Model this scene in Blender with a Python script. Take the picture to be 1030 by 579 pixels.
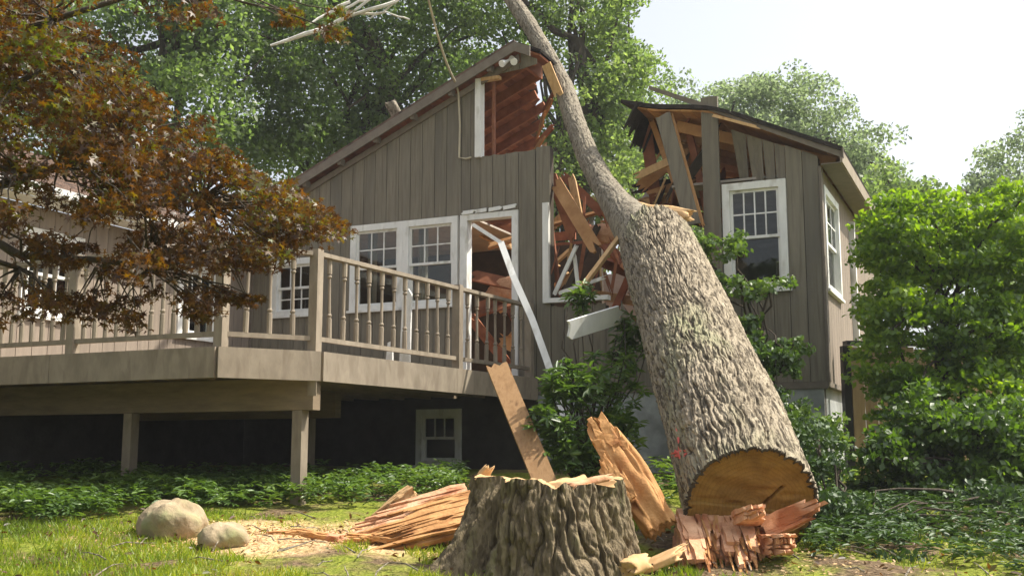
import bpy, math, random
import numpy as np
from mathutils import Vector, Matrix

# ------------------------------------------------------------------ reset
for o in list(bpy.data.objects):
    bpy.data.objects.remove(o)
S = bpy.context.scene
COL = S.collection
RNG = np.random.default_rng(7)
random.seed(7)

# ------------------------------------------------------------------ camera, sky, sun, exposure
FPX = 1100.0                       # focal length in pixels of a 1030 px wide frame
PITCH = math.radians(8.5)
EYE = Vector((0, 0, 1.42))
cam = bpy.data.cameras.new('camera')
cam.sensor_width = 36.0
cam.lens = 36.0 * FPX / 1030.0
cam.clip_end = 2000
camo = bpy.data.objects.new('camera', cam)
COL.objects.link(camo)
camo.location = EYE
camo.rotation_euler = (math.pi / 2 + PITCH, 0, 0)
S.camera = camo

SUN_EL = math.radians(54)
SUN_AZ = math.radians(84)          # from +Y towards +X
sdir = Vector((math.sin(SUN_AZ) * math.cos(SUN_EL), math.cos(SUN_AZ) * math.cos(SUN_EL), math.sin(SUN_EL)))
W = bpy.data.worlds.new('World')
S.world = W
W.use_nodes = True
nt = W.node_tree
nt.nodes.clear()
sky = nt.nodes.new('ShaderNodeTexSky')
sky.sky_type = 'NISHITA'
sky.sun_disc = False
sky.sun_elevation = SUN_EL
sky.sun_rotation = SUN_AZ
sky.air_density = 1.0
sky.dust_density = 4.0
sky.ozone_density = 0.6
hsv = nt.nodes.new('ShaderNodeHueSaturation')
hsv.inputs['Saturation'].default_value = 0.35
bg = nt.nodes.new('ShaderNodeBackground')
bg.inputs['Strength'].default_value = 0.15
wo = nt.nodes.new('ShaderNodeOutputWorld')
nt.links.new(sky.outputs[0], hsv.inputs['Color'])
nt.links.new(hsv.outputs[0], bg.inputs[0])
nt.links.new(bg.outputs[0], wo.inputs[0])
sl = bpy.data.lights.new('sun', 'SUN')
sl.energy = 4.2
sl.angle = math.radians(0.55)
sl.color = (1.0, 0.93, 0.8)
so = bpy.data.objects.new('sun', sl)
COL.objects.link(so)
so.location = (20, 2, 30)
so.rotation_euler = sdir.to_track_quat('Z', 'Y').to_euler()
S.view_settings.view_transform = 'Standard'
S.view_settings.look = 'None'
S.view_settings.gamma = 1
S.view_settings.use_curve_mapping = False
S.view_settings.exposure = 0.80
S.render.engine = 'CYCLES'
S.cycles.max_bounces = 8
S.cycles.transparent_max_bounces = 12


HAZE = 0.0009


# ------------------------------------------------------------------ placing: a direction of view to a place in the scene
def ray(px, py):
    x = (px - 515) / FPX
    y = -(py - 289.5) / FPX
    return Vector((x, math.cos(PITCH) - y * math.sin(PITCH), math.sin(PITCH) + y * math.cos(PITCH)))


def at(px, py, Y):
    d = ray(px, py)
    return EYE + d * (Y / d.y)


A = math.radians(24.5)
U = Vector((math.cos(A), -math.sin(A), 0))
V = Vector((math.sin(A), math.cos(A), 0))
d_ = ray(537, 300)
ORG = EYE + d_ * (14.3 / d_.y)
ORG.z = 0


def toloc(p):
    q = p - ORG
    return Vector((q.dot(U), q.dot(V), q.z))


def toworld(p):
    return ORG + U * p[0] + V * p[1] + Vector((0, 0, p[2]))


def gab(px, py, v=0.0):
    d = ray(px, py)
    t = V.dot(ORG + V * v - EYE) / V.dot(d)
    return toloc(EYE + d * t)


def hz(px, py, z):
    d = ray(px, py)
    return toloc(EYE + d * ((z - EYE.z) / d.z))


def smooth(a, b, x):
    t = np.clip((x - a) / (b - a), 0, 1)
    return t * t * (3 - 2 * t)


def gz(x, y):
    """height of the ground"""
    x = np.asarray(x, float); y = np.asarray(y, float)
    yy = np.where(y < 12, y, 12 + (1 - np.exp(-(y - 12) / 3.0)) * 3.0)
    yy = np.where(y < -4, -4, yy)
    h = 0.09 + 0.08 * yy
    h = h + 0.03 * np.sin(x * 1.7 + 0.6) * np.cos(y * 1.3) + 0.015 * np.sin(x * 4.1 + y * 3.3)
    return h


def gzf(x, y):
    return float(gz(x, y))


# ------------------------------------------------------------------ materials
MATS = {}


def new_mat(name):
    m = bpy.data.materials.new(name)
    m.use_nodes = True
    n = m.node_tree
    n.nodes.clear()
    out = n.nodes.new('ShaderNodeOutputMaterial')
    MATS[name] = m
    return m, n, out


def ramp(n, src, stops):
    r = n.nodes.new('ShaderNodeValToRGB')
    while len(r.color_ramp.elements) < len(stops):
        r.color_ramp.elements.new(0.5)
    for e, (p, c) in zip(r.color_ramp.elements, stops):
        e.position = p
        e.color = (*c, 1)
    n.links.new(src, r.inputs[0])
    return r.outputs[0]


def surf(name, c1, c2, rough=0.8, scale=6, stretch=(1, 1, 1), bump=0.0, bscale=None, bdist=0.01, detail=6, spec=0.3,
         island=0.0, lo=0.3, hi=0.7, c3=None, s3=1.0, t3=(0.5, 0.65), turn=None, streak=None):
    """two-colour noise surface, optional tone change from piece to piece, optional third colour in patches"""
    m, n, out = new_mat(name)
    L = n.links.new
    tc = n.nodes.new('ShaderNodeTexCoord')
    mp = n.nodes.new('ShaderNodeMapping')
    mp.inputs['Scale'].default_value = stretch
    if turn is not None:
        mp0 = n.nodes.new('ShaderNodeMapping'); mp0.inputs['Rotation'].default_value = turn
        L(tc.outputs['Object'], mp0.inputs[0]); L(mp0.outputs[0], mp.inputs[0])
    else:
        L(tc.outputs['Object'], mp.inputs[0])
    oi = n.nodes.new('ShaderNodeObjectInfo')
    sh = n.nodes.new('ShaderNodeVectorMath'); sh.operation = 'ADD'
    mu = n.nodes.new('ShaderNodeMath'); mu.operation = 'MULTIPLY'; mu.inputs[1].default_value = 37.0
    L(oi.outputs['Random'], mu.inputs[0])
    L(mp.outputs[0], sh.inputs[0]); L(mu.outputs[0], sh.inputs[1])
    nz = n.nodes.new('ShaderNodeTexNoise')
    nz.inputs['Scale'].default_value = scale
    nz.inputs['Detail'].default_value = detail
    nz.inputs['Roughness'].default_value = 0.65
    L(sh.outputs[0], nz.inputs['Vector'])
    col = ramp(n, nz.outputs[0], [(lo, c1), (hi, c2)])
    if c3:
        nz3 = n.nodes.new('ShaderNodeTexNoise')
        nz3.inputs['Scale'].default_value = s3
        nz3.inputs['Detail'].default_value = 5
        L(sh.outputs[0], nz3.inputs['Vector'])
        f3 = ramp(n, nz3.outputs[0], [(t3[0], (0, 0, 0)), (t3[1], (1, 1, 1))])
        mx = n.nodes.new('ShaderNodeMix'); mx.data_type = 'RGBA'
        L(f3, mx.inputs[0]); L(col, mx.inputs[6]); mx.inputs[7].default_value = (*c3, 1)
        col = mx.outputs[2]
    if streak:      # fine dark lines along the grain: (colour, across, along, from, to)
        sc_, ac, al, f0_, f1_ = streak
        mp4 = n.nodes.new('ShaderNodeMapping'); mp4.inputs['Scale'].default_value = (ac, ac, al)
        L(mp0.outputs[0] if turn is not None else tc.outputs['Object'], mp4.inputs[0])
        nz4 = n.nodes.new('ShaderNodeTexNoise'); nz4.inputs['Scale'].default_value = 1.0; nz4.inputs['Detail'].default_value = 5; nz4.inputs['Distortion'].default_value = .6
        L(mp4.outputs[0], nz4.inputs['Vector'])
        f4 = ramp(n, nz4.outputs[0], [(f0_, (1, 1, 1)), (f1_, (0, 0, 0))])
        mx4 = n.nodes.new('ShaderNodeMix'); mx4.data_type = 'RGBA'
        L(f4, mx4.inputs[0]); L(col, mx4.inputs[6]); mx4.inputs[7].default_value = (*sc_, 1)
        col = mx4.outputs[2]
    if island:
        h = n.nodes.new('ShaderNodeHueSaturation')
        mr = n.nodes.new('ShaderNodeMapRange')
        mr.inputs[3].default_value = 1 - island; mr.inputs[4].default_value = 1 + island
        L(oi.outputs['Random'], mr.inputs[0])
        L(mr.outputs[0], h.inputs['Value']); L(col, h.inputs['Color'])
        col = h.outputs[0]
    b = n.nodes.new('ShaderNodeBsdfPrincipled')
    b.inputs['Roughness'].default_value = rough
    b.inputs['Specular IOR Level'].default_value = spec
    L(col, b.inputs['Base Color'])
    if bump:
        bn = n.nodes.new('ShaderNodeTexNoise')
        bn.inputs['Scale'].default_value = bscale or scale * 2
        bn.inputs['Detail'].default_value = 8
        L(sh.outputs[0], bn.inputs['Vector'])
        bp = n.nodes.new('ShaderNodeBump')
        bp.inputs['Strength'].default_value = bump
        bp.inputs['Distance'].default_value = bdist
        L(bn.outputs[0], bp.inputs['Height'])
        L(bp.outputs[0], b.inputs['Normal'])
    L(b.outputs[0], out.inputs[0])
    return m


def leaf_mat(name, stops, trans=0.4, tcol=None, gloss=0.04, rough=0.45):
    """leaves: tone differs from leaf to leaf; light passes through"""
    m, n, out = new_mat(name)
    L = n.links.new
    g = n.nodes.new('ShaderNodeNewGeometry')
    tc = n.nodes.new('ShaderNodeTexCoord')
    nz = n.nodes.new('ShaderNodeTexNoise'); nz.inputs['Scale'].default_value = 0.9
    L(tc.outputs['Object'], nz.inputs['Vector'])
    ad = n.nodes.new('ShaderNodeMath'); ad.operation = 'MULTIPLY_ADD'
    ad.inputs[1].default_value = 0.55
    sb = n.nodes.new('ShaderNodeMath'); sb.operation = 'MULTIPLY_ADD'
    sb.inputs[1].default_value = 1.3; sb.inputs[2].default_value = -0.42
    L(nz.outputs[0], sb.inputs[0])
    L(g.outputs['Random Per Island'], ad.inputs[0]); L(sb.outputs[0], ad.inputs[2])
    col = ramp(n, ad.outputs[0], stops)
    df = n.nodes.new('ShaderNodeBsdfDiffuse'); L(col, df.inputs[0])
    tr = n.nodes.new('ShaderNodeBsdfTranslucent')
    if tcol:
        mx = n.nodes.new('ShaderNodeMix'); mx.data_type = 'RGBA'; mx.blend_type = 'MULTIPLY'
        mx.inputs[0].default_value = 1.0
        L(col, mx.inputs[6]); mx.inputs[7].default_value = (*tcol, 1)
        L(mx.outputs[2], tr.inputs[0])
    else:
        L(col, tr.inputs[0])
    m1 = n.nodes.new('ShaderNodeMixShader'); m1.inputs[0].default_value = trans
    L(df.outputs[0], m1.inputs[1]); L(tr.outputs[0], m1.inputs[2])
    gl = n.nodes.new('ShaderNodeBsdfGlossy'); gl.inputs['Roughness'].default_value = rough
    m2 = n.nodes.new('ShaderNodeMixShader'); m2.inputs[0].default_value = gloss
    L(m1.outputs[0], m2.inputs[1]); L(gl.outputs[0], m2.inputs[2])
    L(m2.outputs[0], out.inputs[0])
    return m


siding = surf('grey_brown_siding', (0.165, 0.146, 0.110), (0.225, 0.200, 0.153), 0.85, 3, (6, 6, .7), .35, 30, .004, island=.07,
              c3=(0.125, 0.115, 0.095), s3=.6, t3=(.48, .75), streak=((.145, .127, .098), 26, 1.2, .34, .5))
siding_suntint = surf('sun_tinted_siding', (0.20, 0.163, 0.13), (0.28, 0.23, 0.183), 0.85, 3, (6, 6, .7), .35, 30, .004, island=.07)  # same taupe siding, with the sun's warm light mixed into its colour
trimgrey = surf('grey_trim_paint', (0.15, 0.125, 0.10), (0.21, 0.18, 0.145), 0.8, 4, (2, 2, 2), .2, 40, .003, island=.06)
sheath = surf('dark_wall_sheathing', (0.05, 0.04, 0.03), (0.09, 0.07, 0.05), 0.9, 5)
white = surf('white_paint', (0.66, 0.66, 0.63), (0.80, 0.80, 0.77), 0.6, 8, (1, 1, .4), .1, 40, .002, c3=(.42, .40, .34), s3=7, t3=(.56, .78))
deckpaint = surf('tan_deck_paint', (0.215, 0.178, 0.133), (0.305, 0.257, 0.196), 0.8, 7, (1, 1, .5), .3, 40, .004, island=.10,
                 c3=(.16, .13, .095), s3=5, t3=(.52, .8), streak=((.20, .162, .12), 9, 2.5, .32, .48))
deckold = surf('weathered_deck_wood', (0.17, 0.13, 0.085), (0.27, 0.21, 0.14), 0.9, 5, (.6, .6, 3), .3, 30, .004, island=.1)
shingle = surf('roof_shingles', (0.10, 0.065, 0.048), (0.19, 0.125, 0.095), 0.95, 14, (1, 1, 1), .8, 40, .02, c3=(.06, .045, .04), s3=6)
tar = surf('torn_roofing_felt', (0.016, 0.014, 0.013), (0.05, 0.04, 0.035), 0.9, 10, bump=.6, bscale=30, bdist=.02)
redwood = surf('red_brown_roof_planks', (0.18, 0.062, 0.032), (0.36, 0.145, 0.075), 0.85, 5, (1, .2, 1), .3, 30, .004, island=.22)
rawwood = surf('raw_orange_lumber', (0.36, 0.17, 0.065), (0.60, 0.34, 0.15), 0.8, 4, (1, 1, 1), .3, 30, .004, island=.18)
oldplank = surf('weathered_tan_plank', (0.24, 0.135, 0.06), (0.40, 0.245, 0.12), 0.85, 5, (3, 3, .6), .3, 30, .004, c3=(.17, .09, .04), s3=5, t3=(.55, .7))
palewood = surf('raw_pale_lumber', (0.45, 0.27, 0.12), (0.64, 0.43, 0.22), 0.8, 5, (3, 3, .6), .3, 30, .004, island=.1, c3=(.3, .16, .06), s3=5, t3=(.6, .75))
drywall = surf('interior_plaster', (0.35, 0.31, 0.26), (0.48, 0.43, 0.37), 0.9, 3)
foam = surf('torn_insulation', (0.60, 0.30, 0.17), (0.78, 0.50, 0.33), 0.95, 8, bump=1, bscale=14, bdist=.05)
darkfound = surf('shade_darkened_foundation', (0.035, 0.032, 0.026), (0.065, 0.06, 0.05), 0.9, 5, bump=.3, bscale=25)  # foundation colour darkened to carry the shade under the deck
concrete = surf('painted_foundation', (0.29, 0.31, 0.31), (0.40, 0.42, 0.41), 0.9, 5, (1, 1, 1), .3, 25, .006, c3=(.2, .21, .2), s3=2)
bark = surf('grey_bark', (0.20, 0.165, 0.115), (0.40, 0.34, 0.25), 0.95, 10, (1, 1, .5), 1.0, 55, .016, lo=.35, hi=.68,
            c3=(0.25, 0.255, 0.14), s3=1.4, t3=(.52, .75), turn=(math.radians(58), 0, 0), streak=((.085, .068, .046), 34, 5, .40, .52))
stembark = surf('smooth_stem_bark', (0.17, 0.145, 0.11), (0.31, 0.275, 0.21), 0.95, 8, (1, 1, .5), .8, 40, .014, streak=((.08, .066, .048), 40, 9, .38, .5))
stumpbark = surf('stump_bark', (0.11, 0.082, 0.048), (0.25, 0.198, 0.122), 0.95, 14, (1, 1, .35), 1.0, 60, .02,
                 c3=(0.12, 0.135, 0.05), s3=3, t3=(.52, .72), streak=((.09, .068, .04), 30, 5, .39, .53))
darkbark = surf('dark_bark', (0.035, 0.028, 0.02), (0.09, 0.072, 0.052), 0.95, 7, (1, 1, .4), .8, 20, .03)
deadbark = surf('bleached_dead_wood', (0.52, 0.50, 0.46), (0.72, 0.70, 0.66), 0.9, 8)
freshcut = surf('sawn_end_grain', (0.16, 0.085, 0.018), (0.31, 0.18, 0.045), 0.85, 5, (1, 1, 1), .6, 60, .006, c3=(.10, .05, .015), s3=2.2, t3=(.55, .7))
def endgrain(name, base, centre):
    m = base.copy(); m.name = name
    n = m.node_tree; Lk = n.links.new
    pb_ = next(q for q in n.nodes if q.type == 'BSDF_PRINCIPLED')
    src = pb_.inputs['Base Color'].links[0].from_socket
    tc_ = n.nodes.new('ShaderNodeTexCoord')
    sb_ = n.nodes.new('ShaderNodeVectorMath'); sb_.operation = 'SUBTRACT'; sb_.inputs[1].default_value = centre
    nz_ = n.nodes.new('ShaderNodeTexNoise'); nz_.inputs['Scale'].default_value = 4
    Lk(tc_.outputs['Object'], sb_.inputs[0]); Lk(tc_.outputs['Object'], nz_.inputs['Vector'])
    ln_ = n.nodes.new('ShaderNodeVectorMath'); ln_.operation = 'LENGTH'; Lk(sb_.outputs[0], ln_.inputs[0])
    ma_ = n.nodes.new('ShaderNodeMath'); ma_.operation = 'MULTIPLY_ADD'; ma_.inputs[1].default_value = .10
    Lk(nz_.outputs[0], ma_.inputs[0]); Lk(ln_.outputs['Value'], ma_.inputs[2])
    fr2 = n.nodes.new('ShaderNodeMath'); fr2.operation = 'MULTIPLY'; fr2.inputs[1].default_value = 34; Lk(ma_.outputs[0], fr2.inputs[0])
    fr3 = n.nodes.new('ShaderNodeMath'); fr3.operation = 'FRACT'; Lk(fr2.outputs[0], fr3.inputs[0])
    rg_ = ramp(n, fr3.outputs[0], [(0, (1.1, 1.1, 1.1)), (.6, (1, 1, 1)), (.92, (.62, .58, .5)), (1, (1, 1, 1))])
    mx_ = n.nodes.new('ShaderNodeMix'); mx_.data_type = 'RGBA'; mx_.blend_type = 'MULTIPLY'; mx_.inputs[0].default_value = .4
    Lk(src, mx_.inputs[6]); Lk(rg_, mx_.inputs[7]); Lk(mx_.outputs[2], pb_.inputs['Base Color'])
    return m


splint = surf('torn_pink_wood', (0.46, 0.215, 0.105), (0.76, 0.47, 0.29), 0.85, 6, (1, 1, 1), .8, 35, .01, c3=(.33, .12, .05), s3=4, t3=(.52, .68))
splint_o = surf('torn_orange_wood', (0.33, 0.15, 0.048), (0.58, 0.33, 0.135), 0.8, 5, (1, 1, 1), .8, 35, .01, c3=(.24, .09, .025), s3=4, t3=(.52, .7))
pink = surf('pink_marking_paint', (0.60, 0.10, 0.09), (0.7, 0.18, 0.15), 0.8, 8)
stone = surf('lichen_boulder', (0.22, 0.17, 0.10), (0.42, 0.335, 0.22), 0.95, 5, (1, 1, 1), .7, 20, .02, c3=(.24, .25, .12), s3=3, t3=(.5, .65))
fencewood = surf('tan_fence_wood', (0.33, 0.22, 0.12), (0.48, 0.34, 0.20), 0.85, 4, (4, 4, .5), .3, 30, .004, island=.15)
cable = surf('pale_cable', (0.42, 0.37, 0.27), (0.52, 0.46, 0.34), 0.6, 5)
black = surf('black_metal', (0.012, 0.012, 0.012), (0.03, 0.03, 0.03), 0.5, 5)
whiteplastic = surf('white_plastic', (0.74, 0.74, 0.74), (0.82, 0.82, 0.82), 0.35, 4)

green_a = leaf_mat('green_leaf', [(0, (.06, .098, .036)), (.5, (.11, .165, .055)), (1, (.17, .23, .075))], .62, (1.8, 1.9, 1.1))
green_b = leaf_mat('light_green_leaf', [(0, (.065, .115, .032)), (.5, (.125, .185, .062)), (1, (.19, .25, .085))], .62, (1.85, 1.85, 1.1))
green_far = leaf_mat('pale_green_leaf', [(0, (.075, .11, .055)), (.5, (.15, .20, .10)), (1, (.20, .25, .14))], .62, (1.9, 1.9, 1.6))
green_y = leaf_mat('yellow_green_leaf', [(0, (.035, .085, .010)), (.5, (.12, .215, .014)), (1, (.23, .33, .026))], .58, (1.9, 1.8, .5), .05)
green_m = leaf_mat('mid_green_leaf', [(0, (.028, .062, .014)), (.5, (.075, .145, .018)), (1, (.15, .235, .035))], .5, (1.6, 1.6, .5), .05)
green_d = leaf_mat('dark_glossy_leaf', [(0, (.025, .055, .018)), (.5, (.045, .09, .026)), (1, (.10, .165, .045))], .3, (1.3, 1.3, .5), .05, .5)
rhodo = leaf_mat('rhododendron_leaf', [(0, (.040, .085, .026)), (.5, (.10, .18, .036)), (1, (.20, .29, .07))], .42, (1.3, 1.3, .5), .06, .45)
mapleleaf = leaf_mat('bronze_maple_leaf', [(0, (.024, .012, .007)), (.35, (.058, .028, .009)), (.60, (.105, .054, .010)), (.72, (.10, .09, .012)), (.95, (.085, .135, .016))],
                     .48, (1.8, 1.35, .4), .04)
grassm = leaf_mat('grass_blade', [(0, (.085, .14, .018)), (.5, (.18, .26, .022)), (.85, (.34, .36, .035)), (1, (.42, .37, .10))], .5, (1.5, 1.5, .5), .03)

# glass: clear, with the sky mirrored at its surface
gm, gn, gout = new_mat('window_glass')
fr = gn.nodes.new('ShaderNodeFresnel'); fr.inputs[0].default_value = 1.45
tr = gn.nodes.new('ShaderNodeBsdfTransparent'); tr.inputs[0].default_value = (.80, .84, .82, 1)
gl = gn.nodes.new('ShaderNodeBsdfGlossy'); gl.inputs['Roughness'].default_value = 0.02
mxs = gn.nodes.new('ShaderNodeMixShader')
mfr = gn.nodes.new('ShaderNodeMath'); mfr.operation = 'MULTIPLY_ADD'; mfr.inputs[1].default_value = 1.0; mfr.inputs[2].default_value = .0
gn.links.new(fr.outputs[0], mfr.inputs[0])
gn.links.new(mfr.outputs[0], mxs.inputs[0]); gn.links.new(tr.outputs[0], mxs.inputs[1]); gn.links.new(gl.outputs[0], mxs.inputs[2])
gn.links.new(mxs.outputs[0], gout.inputs[0])
glass = gm

# ground: soil, moss and short grass, with pale sawdust where the tree was cut
gm, gn, gout = new_mat('yard_soil')
L = gn.links.new
tc = gn.nodes.new('ShaderNodeTexCoord')
n1 = gn.nodes.new('ShaderNodeTexNoise'); n1.inputs['Scale'].default_value = 1.6; n1.inputs['Detail'].default_value = 8
L(tc.outputs['Object'], n1.inputs['Vector'])
n2 = gn.nodes.new('ShaderNodeTexNoise'); n2.inputs['Scale'].default_value = 28; n2.inputs['Detail'].default_value = 6
L(tc.outputs['Object'], n2.inputs['Vector'])
soil = ramp(gn, n2.outputs[0], [(.3, (.060, .040, .024)), (.55, (.15, .105, .062)), (.75, (.26, .19, .12))])
grassc = ramp(gn, n2.outputs[0], [(.3, (.10, .135, .018)), (.7, (.25, .27, .04))])
msk = ramp(gn, n1.outputs[0], [(.42, (0, 0, 0)), (.54, (1, 1, 1))])
mx = gn.nodes.new('ShaderNodeMix'); mx.data_type = 'RGBA'
L(msk, mx.inputs[0]); L(soil, mx.inputs[6]); L(grassc, mx.inputs[7])
# sawdust patch
sep = gn.nodes.new('ShaderNodeSeparateXYZ'); L(tc.outputs['Object'], sep.inputs[0])
vm = gn.nodes.new('ShaderNodeVectorMath'); vm.operation = 'SUBTRACT'; vm.inputs[1].default_value = (-1.4, 8.55, 0)
L(tc.outputs['Object'], vm.inputs[0])
vs = gn.nodes.new('ShaderNodeVectorMath'); vs.operation = 'MULTIPLY'; vs.inputs[1].default_value = (.50, .85, 0)
L(vm.outputs[0], vs.inputs[0])
ln = gn.nodes.new('ShaderNodeVectorMath'); ln.operation = 'LENGTH'; L(vs.outputs[0], ln.inputs[0])
n3 = gn.nodes.new('ShaderNodeTexNoise'); n3.inputs['Scale'].default_value = 3.0; n3.inputs['Detail'].default_value = 6
L(tc.outputs['Object'], n3.inputs['Vector'])
ma = gn.nodes.new('ShaderNodeMath'); ma.operation = 'MULTIPLY_ADD'; ma.inputs[1].default_value = 1.2
L(n3.outputs[0], ma.inputs[0]); L(ln.outputs['Value'], ma.inputs[2])
sm = ramp(gn, ma.outputs[0], [(.98, (1, 1, 1)), (1.0, (0, 0, 0))])
mr = gn.nodes.new('ShaderNodeMapRange'); mr.inputs[1].default_value = 1.05; mr.inputs[2].default_value = 1.55
mr.inputs[3].default_value = 1; mr.inputs[4].default_value = 0
L(ma.outputs[0], mr.inputs[0])
saw = ramp(gn, n2.outputs[0], [(.3, (.34, .21, .10)), (.5, (.56, .38, .20)), (.7, (.68, .51, .31))])
mx2 = gn.nodes.new('ShaderNodeMix'); mx2.data_type = 'RGBA'
L(mr.outputs[0], mx2.inputs[0]); L(mx.outputs[2], mx2.inputs[6]); L(saw, mx2.inputs[7])
pb = gn.nodes.new('ShaderNodeBsdfPrincipled'); pb.inputs['Roughness'].default_value = .95; pb.inputs['Specular IOR Level'].default_value = .1
bp = gn.nodes.new('ShaderNodeBump'); bp.inputs['Strength'].default_value = .9; bp.inputs['Distance'].default_value = .04
L(n2.outputs[0], bp.inputs['Height']); L(bp.outputs[0], pb.inputs['Normal'])
L(mx2.outputs[2], pb.inputs['Base Color']); L(pb.outputs[0], gout.inputs[0])
yard = gm


# ------------------------------------------------------------------ mesh building
def mesh_np(name, verts, faces, smooth_=False):
    """faces: Nx3 or Nx4 array"""
    me = bpy.data.meshes.new(name)
    verts = np.asarray(verts, np.float32); faces = np.asarray(faces, np.int32)
    k = faces.shape[1]
    me.vertices.add(len(verts)); me.vertices.foreach_set('co', verts.ravel())
    me.loops.add(faces.size); me.loops.foreach_set('vertex_index', faces.ravel())
    me.polygons.add(len(faces))
    me.polygons.foreach_set('loop_start', np.arange(0, faces.size, k, dtype=np.int32))
    me.polygons.foreach_set('loop_total', np.full(len(faces), k, np.int32))
    if smooth_:
        me.polygons.foreach_set('use_smooth', np.ones(len(faces), bool))
    me.update(calc_edges=True)
    return me


def link(name, me, mat=None, parent=None):
    o = bpy.data.objects.new(name, me)
    COL.objects.link(o)
    if mat is not None and me is not None and not me.materials:
        me.materials.append(mat)
    if parent is not None:
        o.parent = parent
    return o


def tag(o, label=None, cat=None, group=None, kind=None):
    if label: o['label'] = label
    if cat: o['category'] = cat
    if group: o['group'] = group
    if kind: o['kind'] = kind
    return o


def empty(name, loc=(0, 0, 0), rz=0.0, label=None, cat=None, group=None):
    o = bpy.data.objects.new(name, None)
    o.empty_display_size = .2
    COL.objects.link(o)
    o.location = loc
    o.rotation_euler = (0, 0, rz)
    return tag(o, label, cat, group)


class MB:
    def __init__(s):
        s.v = []; s.f = []

    def add(s, vs, fs):
        b = len(s.v)
        s.v += [tuple(p) for p in vs]
        s.f += [tuple(i + b for i in f) for f in fs]
        return s

    def box(s, a, b):
        x0, y0, z0 = a; x1, y1, z1 = b
        return s.add([(x0, y0, z0), (x1, y0, z0), (x1, y1, z0), (x0, y1, z0), (x0, y0, z1), (x1, y0, z1), (x1, y1, z1), (x0, y1, z1)],
                     [(0, 3, 2, 1), (4, 5, 6, 7), (0, 1, 5, 4), (1, 2, 6, 5), (2, 3, 7, 6), (3, 0, 4, 7)])

    def prism(s, pts, depth):
        """pts: 3d polygon, depth: extrusion vector"""
        n = len(pts); d = Vector(depth)
        P = [Vector(p) for p in pts]
        vs = P + [p + d for p in P]
        nrm = Vector((0, 0, 0))
        for i in range(n):
            nrm += P[i].cross(P[(i + 1) % n])
        if nrm.dot(d) > 0:
            P2 = list(range(n))[::-1]
        else:
            P2 = list(range(n))
        fs = [tuple(P2), tuple(i + n for i in P2[::-1])]
        for k in range(n):
            a, b = P2[k], P2[(k + 1) % n]
            fs.append((b, a, a + n, b + n))
        return s.add(vs, fs)

    def beam(s, p0, p1, w, h, up=(0, 0, 1)):
        """bar from p0 to p1; w across, h along up"""
        p0 = Vector(p0); p1 = Vector(p1)
        d = (p1 - p0).normalized()
        x = d.cross(Vector(up))
        if x.length < 1e-4: x = d.cross(Vector((1, 0, 0)))
        x.normalize(); y = x.cross(d).normalized()
        vs = []
        for p in (p0, p1):
            for a, b in ((-1, -1), (1, -1), (1, 1), (-1, 1)):
                vs.append(p + x * (a * w / 2) + y * (b * h / 2))
        return s.add(vs, [(0, 1, 2, 3), (7, 6, 5, 4), (0, 4, 5, 1), (1, 5, 6, 2), (2, 6, 7, 3), (3, 7, 4, 0)])

    def tube(s, path, radii, n=8, cap=True):
        P = [Vector(p) for p in path]
        ref = Vector((0.3, 0.2, 0.93))
        rings = []
        for i, p in enumerate(P):
            t = (P[min(i + 1, len(P) - 1)] - P[max(i - 1, 0)]).normalized()
            x = t.cross(ref)
            if x.length < .05: x = t.cross(Vector((1, 0, 0)))
            x.normalize(); y = t.cross(x)
            r = radii[i] if hasattr(radii, '__len__') else radii
            rings.append([p + (x * math.cos(2 * math.pi * k / n) + y * math.sin(2 * math.pi * k / n)) * r for k in range(n)])
        b = len(s.v)
        for r in rings: s.v += [tuple(q) for q in r]
        for i in range(len(P) - 1):
            for k in range(n):
                k2 = (k + 1) % n
                s.f.append((b + i * n + k, b + i * n + k2, b + (i + 1) * n + k2, b + (i + 1) * n + k))
        if cap:
            s.f.append(tuple(b + k for k in range(n))[::-1])
            s.f.append(tuple(b + (len(P) - 1) * n + k for k in range(n)))
        return s

    def build(s, name, mat, parent=None, smooth_=False):
        me = bpy.data.meshes.new(name)
        me.from_pydata(s.v, [], s.f)
        if smooth_:
            me.polygons.foreach_set('use_smooth', np.ones(len(me.polygons), bool))
        me.update()
        return link(name, me, mat, parent)


def jag_plank(p0, p1, w, t, side, j0=.12, j1=.12, n=5, rnd=None):
    """a broken plank: outline with splintered ends, given real thickness. side = direction across its face"""
    r = rnd or random
    p0 = Vector(p0); p1 = Vector(p1)
    d = (p1 - p0).normalized()
    s_ = Vector(side); s_ = (s_ - d * s_.dot(d)).normalized()
    nrm = d.cross(s_)
    a = [p0 + s_ * (w * (k / n - .5)) + d * (r.uniform(-1, 1) * j0) for k in range(n + 1)]
    b = [p1 + s_ * (w * (.5 - k / n)) + d * (r.uniform(-1, 1) * j1) for k in range(n + 1)]
    return MB().prism([q - nrm * (t / 2) for q in a + b], nrm * t)


# vectorised noise, periodic in the first axis
_G = {}


def vnoise(x, y, per, seed):
    per = min(per, 512)
    if (per, seed) not in _G: _G[per, seed] = np.random.default_rng(seed).random((per, 512)).astype(np.float32)
    g = _G[per, seed]
    xi = np.floor(x).astype(int); yi = np.floor(y).astype(int)
    fx = x - xi; fy = y - yi
    fx = fx * fx * (3 - 2 * fx); fy = fy * fy * (3 - 2 * fy)
    x0 = xi % per; x1 = (xi + 1) % per; y0 = yi % 512; y1 = (yi + 1) % 512
    return (g[x0, y0] * (1 - fx) + g[x1, y0] * fx) * (1 - fy) + (g[x0, y1] * (1 - fx) + g[x1, y1] * fx) * fy


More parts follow.
